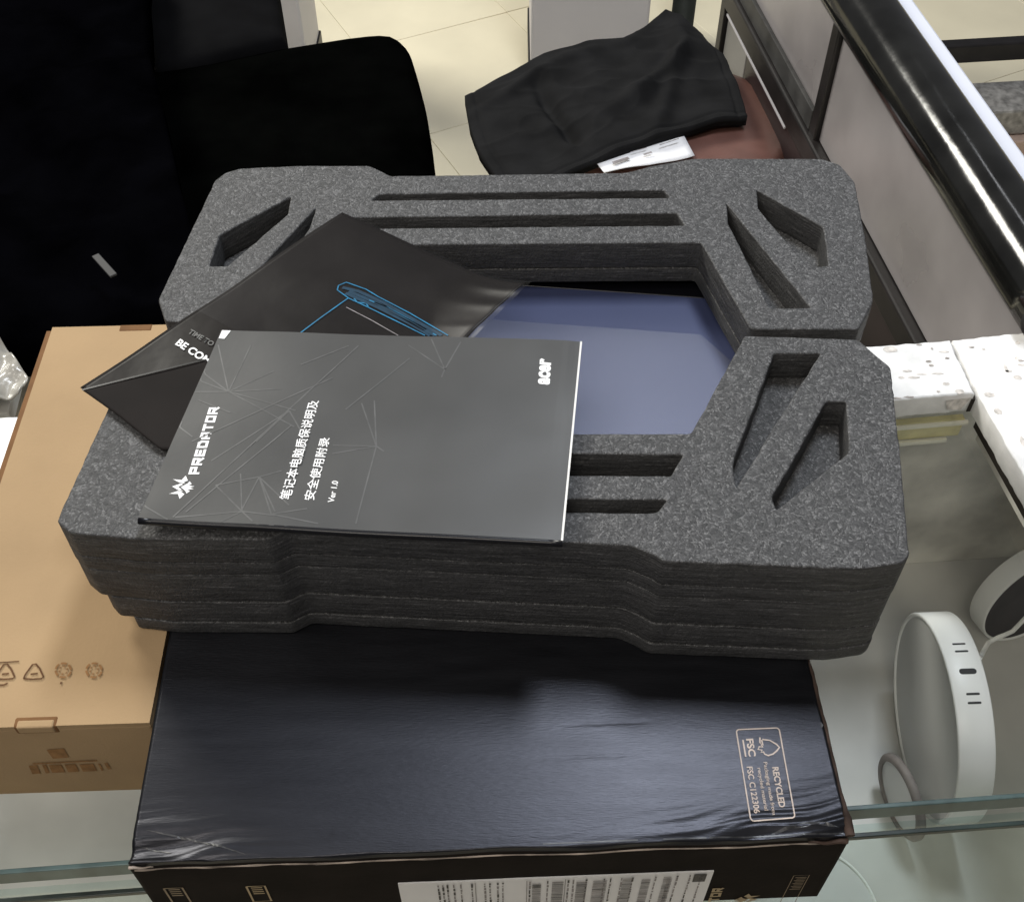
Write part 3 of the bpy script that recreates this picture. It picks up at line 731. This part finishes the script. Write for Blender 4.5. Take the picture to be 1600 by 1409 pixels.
# black carton
FL = at(200, 1348, HB); BW, BD = .3625, .40
KM = yawm(FL, 2.3)
t = thing('black_carton', 'black glossy printed carton with crumpled front edge under the foam', 'carton', KM @ Vector((BW / 2, BD / 2, -ZB)))
def crumple(x, y):
    """dents along the front edge, strongest at the two corners"""
    wl = math.exp(-(x / .050) ** 2) * math.exp(-(y / .016) ** 2); wr = math.exp(-((BW - x) / .085) ** 2) * math.exp(-(y / (.010 + .10 * max(0, x - .25))) ** 2)
    warp = .004 * noise.noise(Vector((x * 30, y * 30, 6)))
    ql_ = Vector((x * 9, (y + warp - .10 * x * (x < .1)) * 150, 1.5)); qr = Vector((x * 8, (y + warp + .13 * (BW - x)) * 95, 8.5))
    fold = lambda q: 1 - 2.6 * abs(noise.noise(q))
    dz = wl * .0030 * (fold(ql_) + .35 * fold(ql_ * 2.1) - .9) + wr * .0030 * (fold(qr) + .4 * fold(qr * 2.3) - .8)
    dz -= .0016 * math.exp(-(y / .004) ** 2) * (.12 + .5 * math.exp(-(x / .05) ** 2) + .6 * math.exp(-((BW - x) / .085) ** 2))
    dz += .00035 * noise.noise(Vector((x * 6, y * 6, 9)))
    dz -= .00022 * math.exp(-((y - .066) / .0011) ** 2) * max(0, 1 - ((x - .245) / .028) ** 2) + .00015 * math.exp(-((y - .047) / .001) ** 2) * max(0, 1 - ((x - .235) / .03) ** 2)
    dz -= .0020 * math.exp(-((y - .1) / .004) ** 2) * math.exp(-((BW - x) / .004) ** 2)
    return dz
xs = [BW * i / 190 for i in range(191)]; ys = [.0008 * k for k in range(105)] + [.09 + .006 * k for k in range(60)]
ys = [y for y in ys if y < BD - .02] + [BD]
bm = bmesh.new()
V = [[bm.verts.new(KM @ Vector((x, y + .0012 * noise.noise(Vector((x * 30, 0, 2))) * math.exp(-(y / .01) ** 2), crumple(x, y)))) for x in xs] for y in ys]
for j in range(len(ys) - 1):
    for i in range(len(xs) - 1): bm.faces.new((V[j][i], V[j][i + 1], V[j + 1][i + 1], V[j + 1][i]))
F = [[V[0][i] for i in range(len(xs))]]
for k, z in enumerate((-.0015, -.0035, -.006, -.012, -.03, -.06, -ZB + .0005)):
    F.append([bm.verts.new(KM @ Vector((x, .0018 * (-1 if k < 2 else 0) * 0 - .0006 * min(k, 2) + .0015 * noise.noise(Vector((x * 24, z * 60, 5))) * math.exp(z / .02), z + (crumple(x, 0) * max(0, 1 + z / .03))))) for x in xs])
front_faces = []
for k in range(len(F) - 1):
    for i in range(len(xs) - 1):
        f = bm.faces.new((F[k + 1][i], F[k + 1][i + 1], F[k][i + 1], F[k][i]))
        if k >= 2: f.material_index = 1
# sides and bottom
zb = -ZB + .0005
def side_wall(idx):
    top = [V[j][idx] for j in range(len(ys))]; bot = [F[-1][idx]] + [bm.verts.new(KM @ Vector((xs[idx], y, zb))) for y in ys[1:]]
    fc = [F[k][idx] for k in range(len(F))]
    bm.faces.new(fc + [bot[1], top[1]] if idx else (fc + [bot[1], top[1]])[::-1])
    for j in range(1, len(ys) - 1):
        q = (top[j], bot[j], bot[j + 1], top[j + 1]); bm.faces.new(q if idx else q[::-1])
    return top[-1], bot[-1]
side_wall(0); side_wall(len(xs) - 1)
from_bm('body', bm, [M_BOX, M_BOXF], t, True)
box('back_flap', KM, (0.001, BW - .001, BD - .001, BD + .002, zb, -.003), M_BOX, t, bev=.0005)
# worn paper fold along the front, and the torn brown edge on the right
from_bm('worn_edge', tube_bm([KM @ Vector((x, -.0012 + .0010 * noise.noise(Vector((x * 24, -.004 * 60, 5))), -.0060 + crumple(x, 0) * .82 + .0006 * noise.noise(Vector((x * 20, 3, 3))))) for x in xs[1::2]], [.00055 + .0004 * noise.noise(Vector((i * .35, 7, 1))) for i in range(len(xs[1::2]))], 6), M_WORN, t, True)
ry = [.0 + .0042 * i for i in range(76)]
from_bm('worn_edge', tube_bm([KM @ Vector((BW + .0002 + .0006 * noise.noise(Vector((y * 60, 3, 2))), y, crumple(BW, y) - .0004)) for y in ry], [.0009 + .0007 * abs(noise.noise(Vector((y * 90, 5, 4)))) + (.0016 * math.exp(-(y / .012) ** 2)) for y in ry], 8), M_WORNR, t, True, label='torn brown card along the right edge')
from_bm('worn_corner', tube_bm([KM @ Vector((BW - .001 - .02 * s, -.0012, -.004 + crumple(BW - .02 * s, 0) + .001 * math.sin(s * 9))) for s in [i / 10 for i in range(11)]], [.0016 * (1 - i / 14) for i in range(11)], 7), M_WORNR, t, True)
from_bm('worn_corner', tube_bm([KM @ Vector((.0 + .012 * s, -.0012, -.003 + crumple(.012 * s, 0) + .0006 * math.sin(s * 9))) for s in [i / 10 for i in range(11)]], [.0010 * (1 - i / 14) for i in range(11)], 7), M_WORN, t, True)
# grey scuffs where the print has rubbed off along the crumpled edge, plus a painted front-edge highlight
M_SCUFF_HIGHLIGHT = mat('rubbed_print_and_highlight', (.035, .035, .037), .35, .45, vary=.8, vscale=160)
KI = KM.inverted()
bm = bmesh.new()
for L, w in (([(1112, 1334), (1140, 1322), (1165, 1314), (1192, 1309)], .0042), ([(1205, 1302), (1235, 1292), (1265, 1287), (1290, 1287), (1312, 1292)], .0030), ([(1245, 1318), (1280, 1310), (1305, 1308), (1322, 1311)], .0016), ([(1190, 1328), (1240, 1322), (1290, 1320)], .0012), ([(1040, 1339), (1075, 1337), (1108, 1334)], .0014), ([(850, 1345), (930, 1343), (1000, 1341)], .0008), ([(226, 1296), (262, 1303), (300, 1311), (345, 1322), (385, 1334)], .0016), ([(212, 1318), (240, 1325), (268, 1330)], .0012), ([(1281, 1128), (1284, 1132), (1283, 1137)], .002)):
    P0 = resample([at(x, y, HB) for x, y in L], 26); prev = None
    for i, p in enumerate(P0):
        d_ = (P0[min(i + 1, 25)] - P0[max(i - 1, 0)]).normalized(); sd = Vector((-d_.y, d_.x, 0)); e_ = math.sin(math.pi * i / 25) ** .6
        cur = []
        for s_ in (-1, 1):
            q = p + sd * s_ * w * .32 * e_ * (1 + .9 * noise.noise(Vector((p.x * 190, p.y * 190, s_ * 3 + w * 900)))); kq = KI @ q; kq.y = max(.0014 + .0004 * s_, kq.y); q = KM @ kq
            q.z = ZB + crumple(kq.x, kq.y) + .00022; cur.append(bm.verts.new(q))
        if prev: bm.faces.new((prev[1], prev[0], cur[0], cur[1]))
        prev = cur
o = from_bm('scuff_and_highlight_marks', bm, M_SCUFF_HIGHLIGHT, t); o['kind'] = 'stuff'
# label printed on the top face
KI = KM.inverted()
def top_z(p, lift=.00018): q = KI @ p; return crumple(q.x, q.y) + lift
def bt(px, py): return at(px, py, HB)
# four corners of the printed frame
Q = [bt(1150, 1140), bt(1217, 1137), bt(1242, 1278), bt(1173, 1283)]
def ql(u, v):
    p = Q[0] * (1 - u) * (1 - v) + Q[1] * u * (1 - v) + Q[2] * u * v + Q[3] * (1 - u) * v
    return p + Vector((0, 0, top_z(p, .0003)))
bm = bmesh.new(); L = []
for (cx, cy, a0) in ((.93, .035, -90), (.93, .965, 0), (.07, .965, 90), (.07, .035, 180)):
    for k in range(6):
        a = math.radians(a0 + 90 * k / 5); L.append(ql(cx + .07 * math.cos(a), cy + .035 * math.sin(a)))
ribbon_bm(L + [L[0], L[1]], .0007, bm)
# tick and tree mark
ribbon_bm([ql(*q) for q in ((.52, .10), (.50, .16), (.56, .19), (.55, .13))] , .0008, bm)
TR = [(.57, .125), (.74, .14), (.88, .19), (.93, .225), (.86, .26), (.76, .295), (.64, .31), (.56, .29), (.55, .265), (.49, .27), (.52, .245), (.43, .235), (.47, .205), (.55, .21), (.52, .18)]
ribbon_bm([ql(*q) for q in TR], .0008, bm)
ribbon_bm([ql(.12, .12), ql(.12, .31)], .0008, bm)
from_bm('label_frame', bm, M_SILV, t)
def label_text(body, u, v0, v1, hgt, bold=.012):
    o = fit_text(body, ql(u, v0), ql(u, v1), ql(u + hgt, v0), M_SILV, t, bold=bold); base = origin_of(o)
    for v in o.data.vertices:
        w = v.co + base; v.co.z = ZB + top_z(w, .0003) - base.z
label_text('FSC', .19, .11, .31, .17, .03)
label_text('RECYCLED', .68, .44, .88, .15, .03)
label_text('Packaging made from', .48, .38, .95, .11)
label_text('recycled material', .32, .44, .90, .11)
label_text('FSC C122306', .10, .42, .92, .14, .02)
# prints on the front face
KF = KM.copy(); KF.translation = KM @ Vector((0, -.0012, 0))
def kf(px, py, off=.0005): return face_pt(KF, px, py, off)
ex = (KM.to_3x3() @ Vector((1, 0, 0))); ez = Vector((0, 0, 1)); ny = (KM.to_3x3() @ Vector((0, -1, 0)))
sa, sb_ = kf(622, 1379), kf(1111, 1370)
sw = (sb_ - sa).dot(ex)
def st(x, z, off=.0014): return sa + ex * x + ez * z + ny * (off - .0005)
bm = bmesh.new(); add_box(bm, frame(sa - ez * .066, ex, ez), 0, sw, 0, .066 + .0006, -.0008, .0003)
stk = from_bm('sticker', bm, M_STICK, t)
bmk, bmg = bmesh.new(), bmesh.new(); random.seed(3)
def bar(x0, x1, z0, z1, b): poly_bm([st(x0, z0), st(x1, z0), st(x1, z1), st(x0, z1)], b)
k = sw / 489.0
for x in (60, 67, 74, 84, 95, 112, 132, 140, 152, 160, 202, 230, 262, 270, 290, 318, 328, 345, 362, 398, 432, 452, 470):      # rows of sideways text
    z = -.002
    while z > -.062:
        l = random.uniform(.0015, .006); bar(x * k, (x + random.choice((2.2, 3))) * k, z - l, z, random.choice((bmg, bmg, bmk))); z -= l + random.uniform(.0006, .0025)
for x, w in ((207, 14), (238, 18), (276, 17), (302, 22), (348, 16), (378, 14), (412, 12), (418, 8)):   # sideways barcodes
    z = -.003 - random.uniform(0, .003)
    while z > -.055:
        l = random.choice((.0004, .0006, .0010)); bar(x * k, (x + w) * k, z - l, z, random.choice((bmk, bmg, bmg))); z -= l + random.choice((.0005, .0007, .001))
for x in (118, 198, 258): bar(x * k, (x + 1.2) * k, -.064, -.0005, bmg)
bar(459 * k, 479 * k, -.012, -.0012, bmk)
for q in range(6): bar((462 + 0) * k, (476) * k, -.0030 - q * .0016, -.0024 - q * .0016, bmg)
from_bm('sticker_print', bmk, M_BLKINK, stk); from_bm('sticker_print', bmg, M_GREYINK, stk)
# gold lettering and emblem right of the sticker
def kz(px, py, dz=0): return kf(px, py) + ez * dz
techno('PREDATOR', kz(1131, 1384) - ez * .058, kz(1131, 1384) - ez * .001, kz(1131, 1384) - ez * .058 - ex * .0060, M_GOLD, t)
def emblem(fn, mat_, parent, name='emblem'):
    """three-bladed angular mask mark in unit coordinates"""
    bm = bmesh.new()
    half = [[(.0, .95), (.30, .55), (.24, .40), (.0, .62)], [(.36, .62), (.62, 1.0), (.60, .55), (1.0, .40), (.58, .22), (.40, .42), (.30, .30)],
            [(.0, .50), (.22, .30), (.34, .20), (.52, .12), (.30, -.02), (.20, .12), (.10, -.18), (.0, .05)]]
    for s in (1, -1):
        for poly in half:
            bm.faces.new([bm.verts.new(fn(s * x, y)) for x, y in (poly if s > 0 else poly[::-1])])
    bmesh.ops.triangulate(bm, faces=bm.faces[:])
    return from_bm(name, bm, mat_, parent)
ec = kz(1168, 1398)
emblem(lambda x, y: ec + ez * (-.006 - x * .010) - ex * (y - .4) * .012 * -1, M_GOLD, t)
b0 = kz(1240, 1366)
bm = bmesh.new(); bx = lambda x, z: b0 + ex * x + ez * z
ribbon_bm([bx(0, 0), bx(.0085, 0), bx(.0085, -.05), bx(0, -.05), bx(0, 0)], .0004, bm, ny)
for q in range(9): ribbon_bm([bx(.0015 + .001 * (q % 2), -.003 - q * .0022), bx(.0075, -.003 - q * .0022)], .0007, bm, ny)
from_bm('handling_mark', bm, M_SILVDIM, t)
for (px, py, m_) in ((256, 1386, M_SILVDIM), (385, 1383, M_GOLD)):
    b0 = kz(px, py); bm = bmesh.new()
    ribbon_bm([bx(0, 0), bx(.0095, 0), bx(.0095, -.022), bx(0, -.022), bx(0, 0)], .0011, bm, ny)
    for q in range(4): ribbon_bm([bx(.002, -.0022 - q * .0028), bx(.0078, -.0022 - q * .0028)], .0012, bm, ny)
    from_bm('handling_mark', bm, m_, t)

# ------------------------------------------------------------------ foam cushions
HFM = .47; ZFM = H0 - HFM
def W2(lst): return [at2(x, y, HFM) for x, y in lst]
R_OUT = W2([(258, 502), (247, 468), (337, 280), (352, 270), (375, 263), (470, 259), (578, 259), (611, 275), (977, 270), (1020, 259), (1084, 247.5), (1283, 248), (1312, 257), (1336, 284), (1353, 377), (1365, 470), (1342, 514)])
R_WIN = W2([(1173, 514), (1095, 379), (547, 383), (430, 507)])
F_OUT = W2([(235, 542), (193, 585), (165, 645), (88, 814), (110, 832), (220, 842), (420, 843), (452, 828), (985, 852), (1018, 866), (1038, 877), (1180, 882), (1290, 887), (1348, 888), (1411, 879), (1421, 868), (1409, 729), (1392, 574), (1340, 530)])
F_WIN = W2([(1164, 524), (1080, 677), (470, 678), (425, 535)])
R_HOLES = [W2(q) for q in ([(592, 303.5), (1038, 297), (1046, 309), (580, 313)], [(545, 340), (1057, 333), (1070, 352), (560, 357)],
    [(1135, 318), (1267, 481), (1203, 481), (1138, 348)], [(1182, 297), (1287, 355), (1294, 416), (1262, 416), (1185, 326)],
    [(455, 307), (344, 367), (327, 416), (355, 416), (449, 335)], [(494, 324), (484, 356), (405, 478), (352, 478)])]
F_HOLES = [W2(q) for q in ([(480, 706), (1068, 710), (1048, 743), (470, 740)], [(475, 777), (1042, 780.5), (1026, 801), (462, 797)],
    [(1210, 552), (1282, 552), (1150, 762), (1145, 724)], [(1291, 627), (1322, 627), (1327, 706), (1213, 797), (1207, 776)],
    [(330, 560), (390, 560), (430, 745), (426, 770)], [(250, 640), (285, 640), (340, 780), (330, 800)])]
# laptop footprint
fd = (Vector(R_OUT[8]) - Vector(R_OUT[7])).normalized()
yawF = -6.0; ax = Vector((math.cos(math.radians(yawF)), math.sin(math.radians(yawF)))); ay = Vector((-ax.y, ax.x))
cw_ = (Vector(R_WIN[1]) + Vector(R_WIN[2]) + Vector(F_WIN[1]) + Vector(F_WIN[2])) / 4
def lp2(x, y): v = cw_ + ax * x + ay * y; return (v.x, v.y)
LW, LD = .183, .118
def grow(L, c, s): return [tuple(Vector(c) + (Vector(p) - Vector(c)) * s) for p in L]
LAY = [(.021, 'pockets'), (.011, 'window'), (.026, 'well'), (.0205, 'solid'), (.0113, 'solid')]
def foam(name, label, out, win, holes, rear, seed):
    ctr = sum((Vector(p) for p in out), Vector((0, 0))) / len(out)
    t = thing(name, label, 'foam packaging', (ctr.x, ctr.y, ZFM - .09), 'black foam end cushions round the laptop')
    z = ZFM; g = (0, .0001, -.0009, -.0006, .0013)
    for k, (th, kind) in enumerate(LAY):
        o2 = list(out)
        if kind == 'solid':
            # lower layers are cut back at the outer corners
            cut = (.009, .023)[k - 3]
            cc_ = Vector(cw_); o2 = []
            for p in out:
                v = Vector(p) - cc_; x, y = v.dot(ax), v.dot(ay)
                if abs(x) > .19 and not rear and y < -.06: x -= math.copysign(cut * (.85 if x < 0 else 0) * min(1, (abs(x) - .19) / .03), x)
                q = cc_ + ax * x + ay * y; o2.append((q.x, q.y))
        o2 = grow(o2, cw_, 1 + g[k] * 1.3)
        if kind == 'solid':
            w = [lp2(.155, 0), lp2(.12, .04 if rear else -.04), lp2(-.12, .04 if rear else -.04), lp2(-.155, 0)]
        elif kind == 'well':
            s = 1 if rear else -1; yg = .006 * s
            w = [lp2(LW + .001, yg), lp2(LW + .001, (LD + .001) * s), lp2(-LW - .001, (LD + .001) * s), lp2(-LW - .001, yg)]
        else: w = win if k == 0 else [tuple(Vector(p) + ay * (-.0008 if rear else .0008)) for p in win]
        loop = o2 + w if rear else o2 + w
        loops = [rough_loop(ccw(loop), .0045, .0005 if k == 0 else .0003, seed + (k > 2), .0022)]
        if kind == 'pockets': loops += [rough_loop(cw(h), .0045, .0006, seed + 20 + i, .0015) for i, h in enumerate(holes)]
        me = slab_mesh(loops, z - th + .0001, z - ((.0001, .0001, .0007, .0011, .0009)[k] if k else 0), (.0010, .0002, .0006, .0005, .0005)[k], 2)
        link_mesh('foam_layer', me, M_FOAM, t)
        z -= th
    return t
foam('foam_cushion', 'rear dark grey foam cushion, farther half of the pair round the laptop', R_OUT, R_WIN, R_HOLES, True, 3)
foam('foam_cushion', 'front dark grey foam cushion, nearer half of the pair under the booklet', F_OUT, F_WIN, F_HOLES, False, 50)

# ------------------------------------------------------------------ laptop
HL = .5085; ZL = H0 - HL
t = thing('laptop', 'closed laptop with blue grey lid seated in the foam window', 'laptop', (*lp2(0, 0), ZL - .024))
def rect(x0, x1, y0, y1): return [lp2(x0, y0), lp2(x1, y0), lp2(x1, y1), lp2(x0, y1)]
link_mesh('base', slab_mesh([rough_loop(rect(-LW + .002, LW - .002, -LD + .002, LD - .002), .02, 0, 0, .008)], ZL - .0225, ZL - .0075, .002), M_HINGE, t)
yh = (Vector(at2(900, 451, HL)) - Vector(lp2(0, 0))).dot(ay)
link_mesh('lid', slab_mesh([rough_loop(rect(-LW + .002, LW - .002, -LD + .002, yh), .02, 0, 0, .005)], ZL - .007, ZL, .0012), M_LID, t)
link_mesh('hinge_strip', slab_mesh([rough_loop(rect(-LW + .002, LW - .002, yh + .0006, LD - .002), .02, 0, 0, .005)], ZL - .007, ZL - .001, .0010), M_HINGE, t)
yf = (Vector(at2(1000, 517, HL)) - Vector(lp2(0, 0))).dot(ay)
M_FILM = glass_material('clear_film', (.97, .97, .98), .8, .30, .022)
fl = [lp2(-.12, -LD + .01), lp2(.14, -LD + .01), lp2(.165, yf - .055), lp2(.118, yf), lp2(-.12, yf)]
link_mesh('protective_film', slab_mesh([fl], ZL + .0003, ZL + .0006), M_FILM, t)

# ------------------------------------------------------------------ papers on the foam
ZP = ZFM + .0004
HP = H0 - ZP
pa, pr, pl = at(535, 335, HP), at(820, 466, HP), at(127, 609, HP)
def guide_z(u, v, p):
    z = .0016 + .0016 * noise.noise(Vector((p.x * 18, p.y * 18, 2.0)))
    z += .011 * max(0, u - .72) ** 2 / .0784 * max(0, 1 - v * 1.6)           # right tip curls up
    k = max(0, min(1, (u - .70) * 5)) * max(0, 1 - v * 2.2)
    for c_, a_ in ((.05, .0010), (.13, .0008), (.24, .0010)): z += a_ * k * math.exp(-((v - c_ * (2.0 - 1.1 * u)) / .022) ** 2)
    z -= .004 * max(0, u - .2) * math.exp(-((v - .35) / .2) ** 2)
    return max(.0008, z)
pf = pr + (pl - pa)
eu, ev = pr - pa, pl - pa
def guide_uv(p):
    a, b, c_, d_ = eu.x, ev.x, eu.y, ev.y; det = a * d_ - b * c_; dx, dy = p.x - pa.x, p.y - pa.y
    return ((dx * d_ - b * dy) / det, (a * dy - c_ * dx) / det)
def on_guide(px, py, lift=.0006):
    p = at(px, py, HP)
    for _ in range(4):
        u, v = guide_uv(p); z = guide_z(u, v, p); p = at(px, py, HP - z - lift)
    return p
t = thing('setup_guide', 'glossy black setup guide with blue laptop line drawing under the booklet', 'leaflet', (pa + pr + pl + pf) / 4)
nu, nv = 50, 70; g = []
for j in range(nv):
    row = []
    for i in range(nu):
        u, v = i / (nu - 1), j / (nv - 1); p = pa + eu * u + ev * v; p.z = ZP + guide_z(u, v, p); row.append(p)
    g.append(row)
gsheet = from_bm('sheet', grid_bm(g, .0004), M_GLOSSBLK, t, True)
M_WRAP = glass_material('clear_wrap', (.97, .97, .98), .2, .3)
g = []
for j in range(90):
    row = []
    for i in range(70):
        u, v = -.004 + 1.035 * i / 69, -.004 + .60 * j / 89; p = pa + eu * u + ev * v
        q = Vector((p.x * 46, p.y * 46, 6)); wr = .0004 * noise.noise(q * .3)
        p.z = ZP + guide_z(u, v, p) + .0012 + wr * (.35 + .65 * max(0, min(1, (u - .6) * 4 + (v > .3) * .5))) - .0007 * (u > 1); row.append(p)
    g.append(row)
from_bm('plastic_sleeve', grid_bm(g), M_WRAP, t, True)
def art(lines, w, m_):
    bm = bmesh.new()
    for L in lines:
        q = []
        for (a, b) in zip(L, L[1:]):
            for s in range(6): q.append(on_guide(a[0] + (b[0] - a[0]) * s / 6, a[1] + (b[1] - a[1]) * s / 6, .0005))
        q.append(on_guide(*L[-1], .0005)); ribbon_bm(q, w, bm)
    from_bm('line_art', bm, m_, gsheet)
art([[(700, 524), (640, 489), (590, 463), (572, 452), (541, 441), (529, 446), (527, 453), (545, 466), (575, 480), (622, 503), (664, 524)], [(545, 465), (500, 497), (468, 521)], [(553, 466), (558, 472), (572, 474), (576, 480)], [(560, 462), (610, 482), (682, 524)]], .0008, M_CYAN)
art([[(535, 449), (560, 455), (600, 473), (690, 524)], [(545, 455), (590, 474), (680, 524)], [(540, 458), (590, 480), (640, 505), (672, 524)]], .0024, M_CYANDK)
art([[(541, 480), (580, 500), (622, 524)]], .0006, M_GREYINK)
fit_text('BE COM', on_guide(273, 538, .0006), on_guide(323, 570, .0006), on_guide(282, 529, .0006), M_WHITE, gsheet, bold=.03)
fit_text('TIME TO', on_guide(293, 520, .0006), on_guide(330, 541, .0006), on_guide(299, 514, .0006), mat('dim_print', (.07, .07, .07), .4), gsheet, bold=.02)

HK = HP - .0035
t = thing('black_card', 'plain matt black card under the left side of the booklet', 'card', at(240, 620, HK))
g = coons(P([(128, 609), (230, 583), (322, 561)], HK), P([(252, 703), (330, 703), (400, 703)], HK), P([(128, 609), (186, 650), (252, 703)], HK), P([(322, 561), (400, 703)], HK), 30, 20,
          lambda u, v, p: Vector((0, 0, .0008 * noise.noise(p * 20) - .0035 * 0)))
csheet = from_bm('sheet', grid_bm(g, .0005), M_MATBLK, t, True)
from_bm('folded_edge', ribbon_bm([at(128, 609, HK - .0006), at(200, 591, HK - .0006), at(318, 562, HK - .0006)], .0012), M_HINGE, csheet)

# ------------------------------------------------------------------ booklet
HBK = .4600; ZBK = H0 - HBK
C = [at(346, 516, HBK), at(909, 533, HBK), at(879, 846, HBK), at(216, 810, HBK)]     # rear left, rear right, front right, front left
t = thing('manual_booklet', 'dark grey manual booklet with white lettering lying on the foam', 'booklet', (C[0] + C[1] + C[2] + C[3]) / 4 - Vector((0, 0, .0045)))
def bil(u, v): return C[0] * (1 - u) * (1 - v) + C[1] * u * (1 - v) + C[2] * u * v + C[3] * (1 - u) * v
def bkz(u, v): return .0006 * noise.noise(Vector((u * 5, v * 4, 1.3))) - .0010 * math.exp(-((1 - u) / .03) ** 2) * (1 - v) + .0012 * (u - .3) ** 2
g = [[bil(i / 60, j / 40) + Vector((0, 0, bkz(i / 60, j / 40))) for i in range(61)] for j in range(41)]
cover = from_bm('cover', grid_bm(g, .0005), M_COVER, t)
g2 = [[bil(.004 + .994 * i / 30, .004 + .990 * j / 20) + Vector((0, 0, bkz(i / 30, j / 20) - .0008)) for i in range(31)] for j in range(21)]
from_bm('pages', grid_bm(g2, .0022), M_PAGE, t)
g3 = [[bil(i / 30, j / 20) + Vector((0, 0, bkz(i / 30, j / 20) - .0033)) for i in range(31)] for j in range(21)]
from_bm('back_cover', grid_bm(g3, .0005), M_HINGE, t)
from_bm('spine', tube_bm([bil(i / 30, 1.0) + Vector((0, -.0002, bkz(i / 30, 1) - .0018)) for i in range(31)], .0019, 10), M_HINGE, t, True)
from_bm('worn_edge', ribbon_bm([bil(.9985, i / 20) + Vector((0, 0, bkz(.998, i / 20) + .0003)) for i in range(21)], .0011), M_PAGE, t)
def bk(px, py, lift=.00018):
    p = at(px, py, HBK)
    # inverse bilinear by iteration for the height
    u = v = .5
    for _ in range(12):
        e = p - bil(u, v); du = (bil(u + .01, v) - bil(u, v)) / .01; dv = (bil(u, v + .01) - bil(u, v)) / .01
        det = du.x * dv.y - dv.x * du.y; u += (e.x * dv.y - dv.x * e.y) / det; v += (du.x * e.y - e.x * du.y) / det
    u, v = max(.003, min(.997, u)), max(.003, min(.997, v))
    return bil(u, v) + Vector((0, 0, bkz(u, v) + lift))
bm = bmesh.new()
LN = [((357, 612), [(341, 539), (392, 539), (309, 576), (287, 612), (300, 590), (462, 642), (460, 667), (428, 580), (440, 608)]),
      ((405, 745), [(376, 800), (430, 800), (337, 758), (440, 735), (452, 790)]),
      ((588, 697), [(585, 626), (565, 630), (519, 708), (556, 818), (520, 695), (600, 705)]),
      ((695, 578), [(674, 530), (720, 535), (638, 539), (706, 560), (690, 590)]),
      ((378, 799), [(376, 740), (337, 758), (273, 808), (430, 806), (345, 815), (395, 815)]),
      ((424, 804), [(405, 745), (497, 818), (480, 795)]),
      ((452, 642), [(330, 720), (400, 690), (480, 690)])]
for c_, ends in LN:
    for e in ends:
        ribbon_bm([bk(*(c_[0] + (e[0] - c_[0]) * s / 8, c_[1] + (e[1] - c_[1]) * s / 8), .00010) for s in range(9)], .0008, bm)
for a, b in (((270, 808), (560, 540)), ((290, 800), (455, 665)), ((268, 658), (301, 683)), ((214 + 10, 790), (262, 812)), ((300, 690), (520, 590)), ((470, 570), (545, 540)), ((310, 625), (360, 645)), ((540, 640), (640, 560))):
    ribbon_bm([bk(a[0] + (b[0] - a[0]) * s / 8, a[1] + (b[1] - a[1]) * s / 8, .00013) for s in range(9)], .0008, bm)
from_bm('line_pattern', bm, M_COVLINE, cover)
LF = .0004
techno('PREDATOR', bk(311, 741), bk(343, 637), bk(294, 741), M_WHITE, cover)
e0, e1, e2 = bk(287, 761), bk(292, 742), bk(268, 760)
emblem(lambda x, y: e0 + (e1 - e0) * x * .95 + (e2 - e0) * (y - .35) * 1.6, M_WHITE, cover)
fit_text('笔记本电脑质保说明及', bk(454, 781), bk(499, 627), bk(436, 780), M_WHITE, cover, fat=.016)
fit_text('安全使用附录', bk(491, 782), bk(516, 684), bk(474, 781), M_WHITE, cover, fat=.016)
fit_text('Ver 1.0', bk(522, 786), bk(529, 752), bk(512, 785), M_WHITE, cover, bold=.02)
fit_text('acer', bk(859, 603), bk(862, 562), bk(840, 602), M_WHITE, cover, name='logo', bold=.045, shear=.1)
from_bm('corner_sticker', poly_bm([bk(331, 529, .0003), bk(351, 530, .0003), bk(361, 517, .0003), bk(338, 515.5, .0003)]), M_WHITE, cover)

for o in list(bpy.data.objects):
    if '_m' in o: del o['_m']
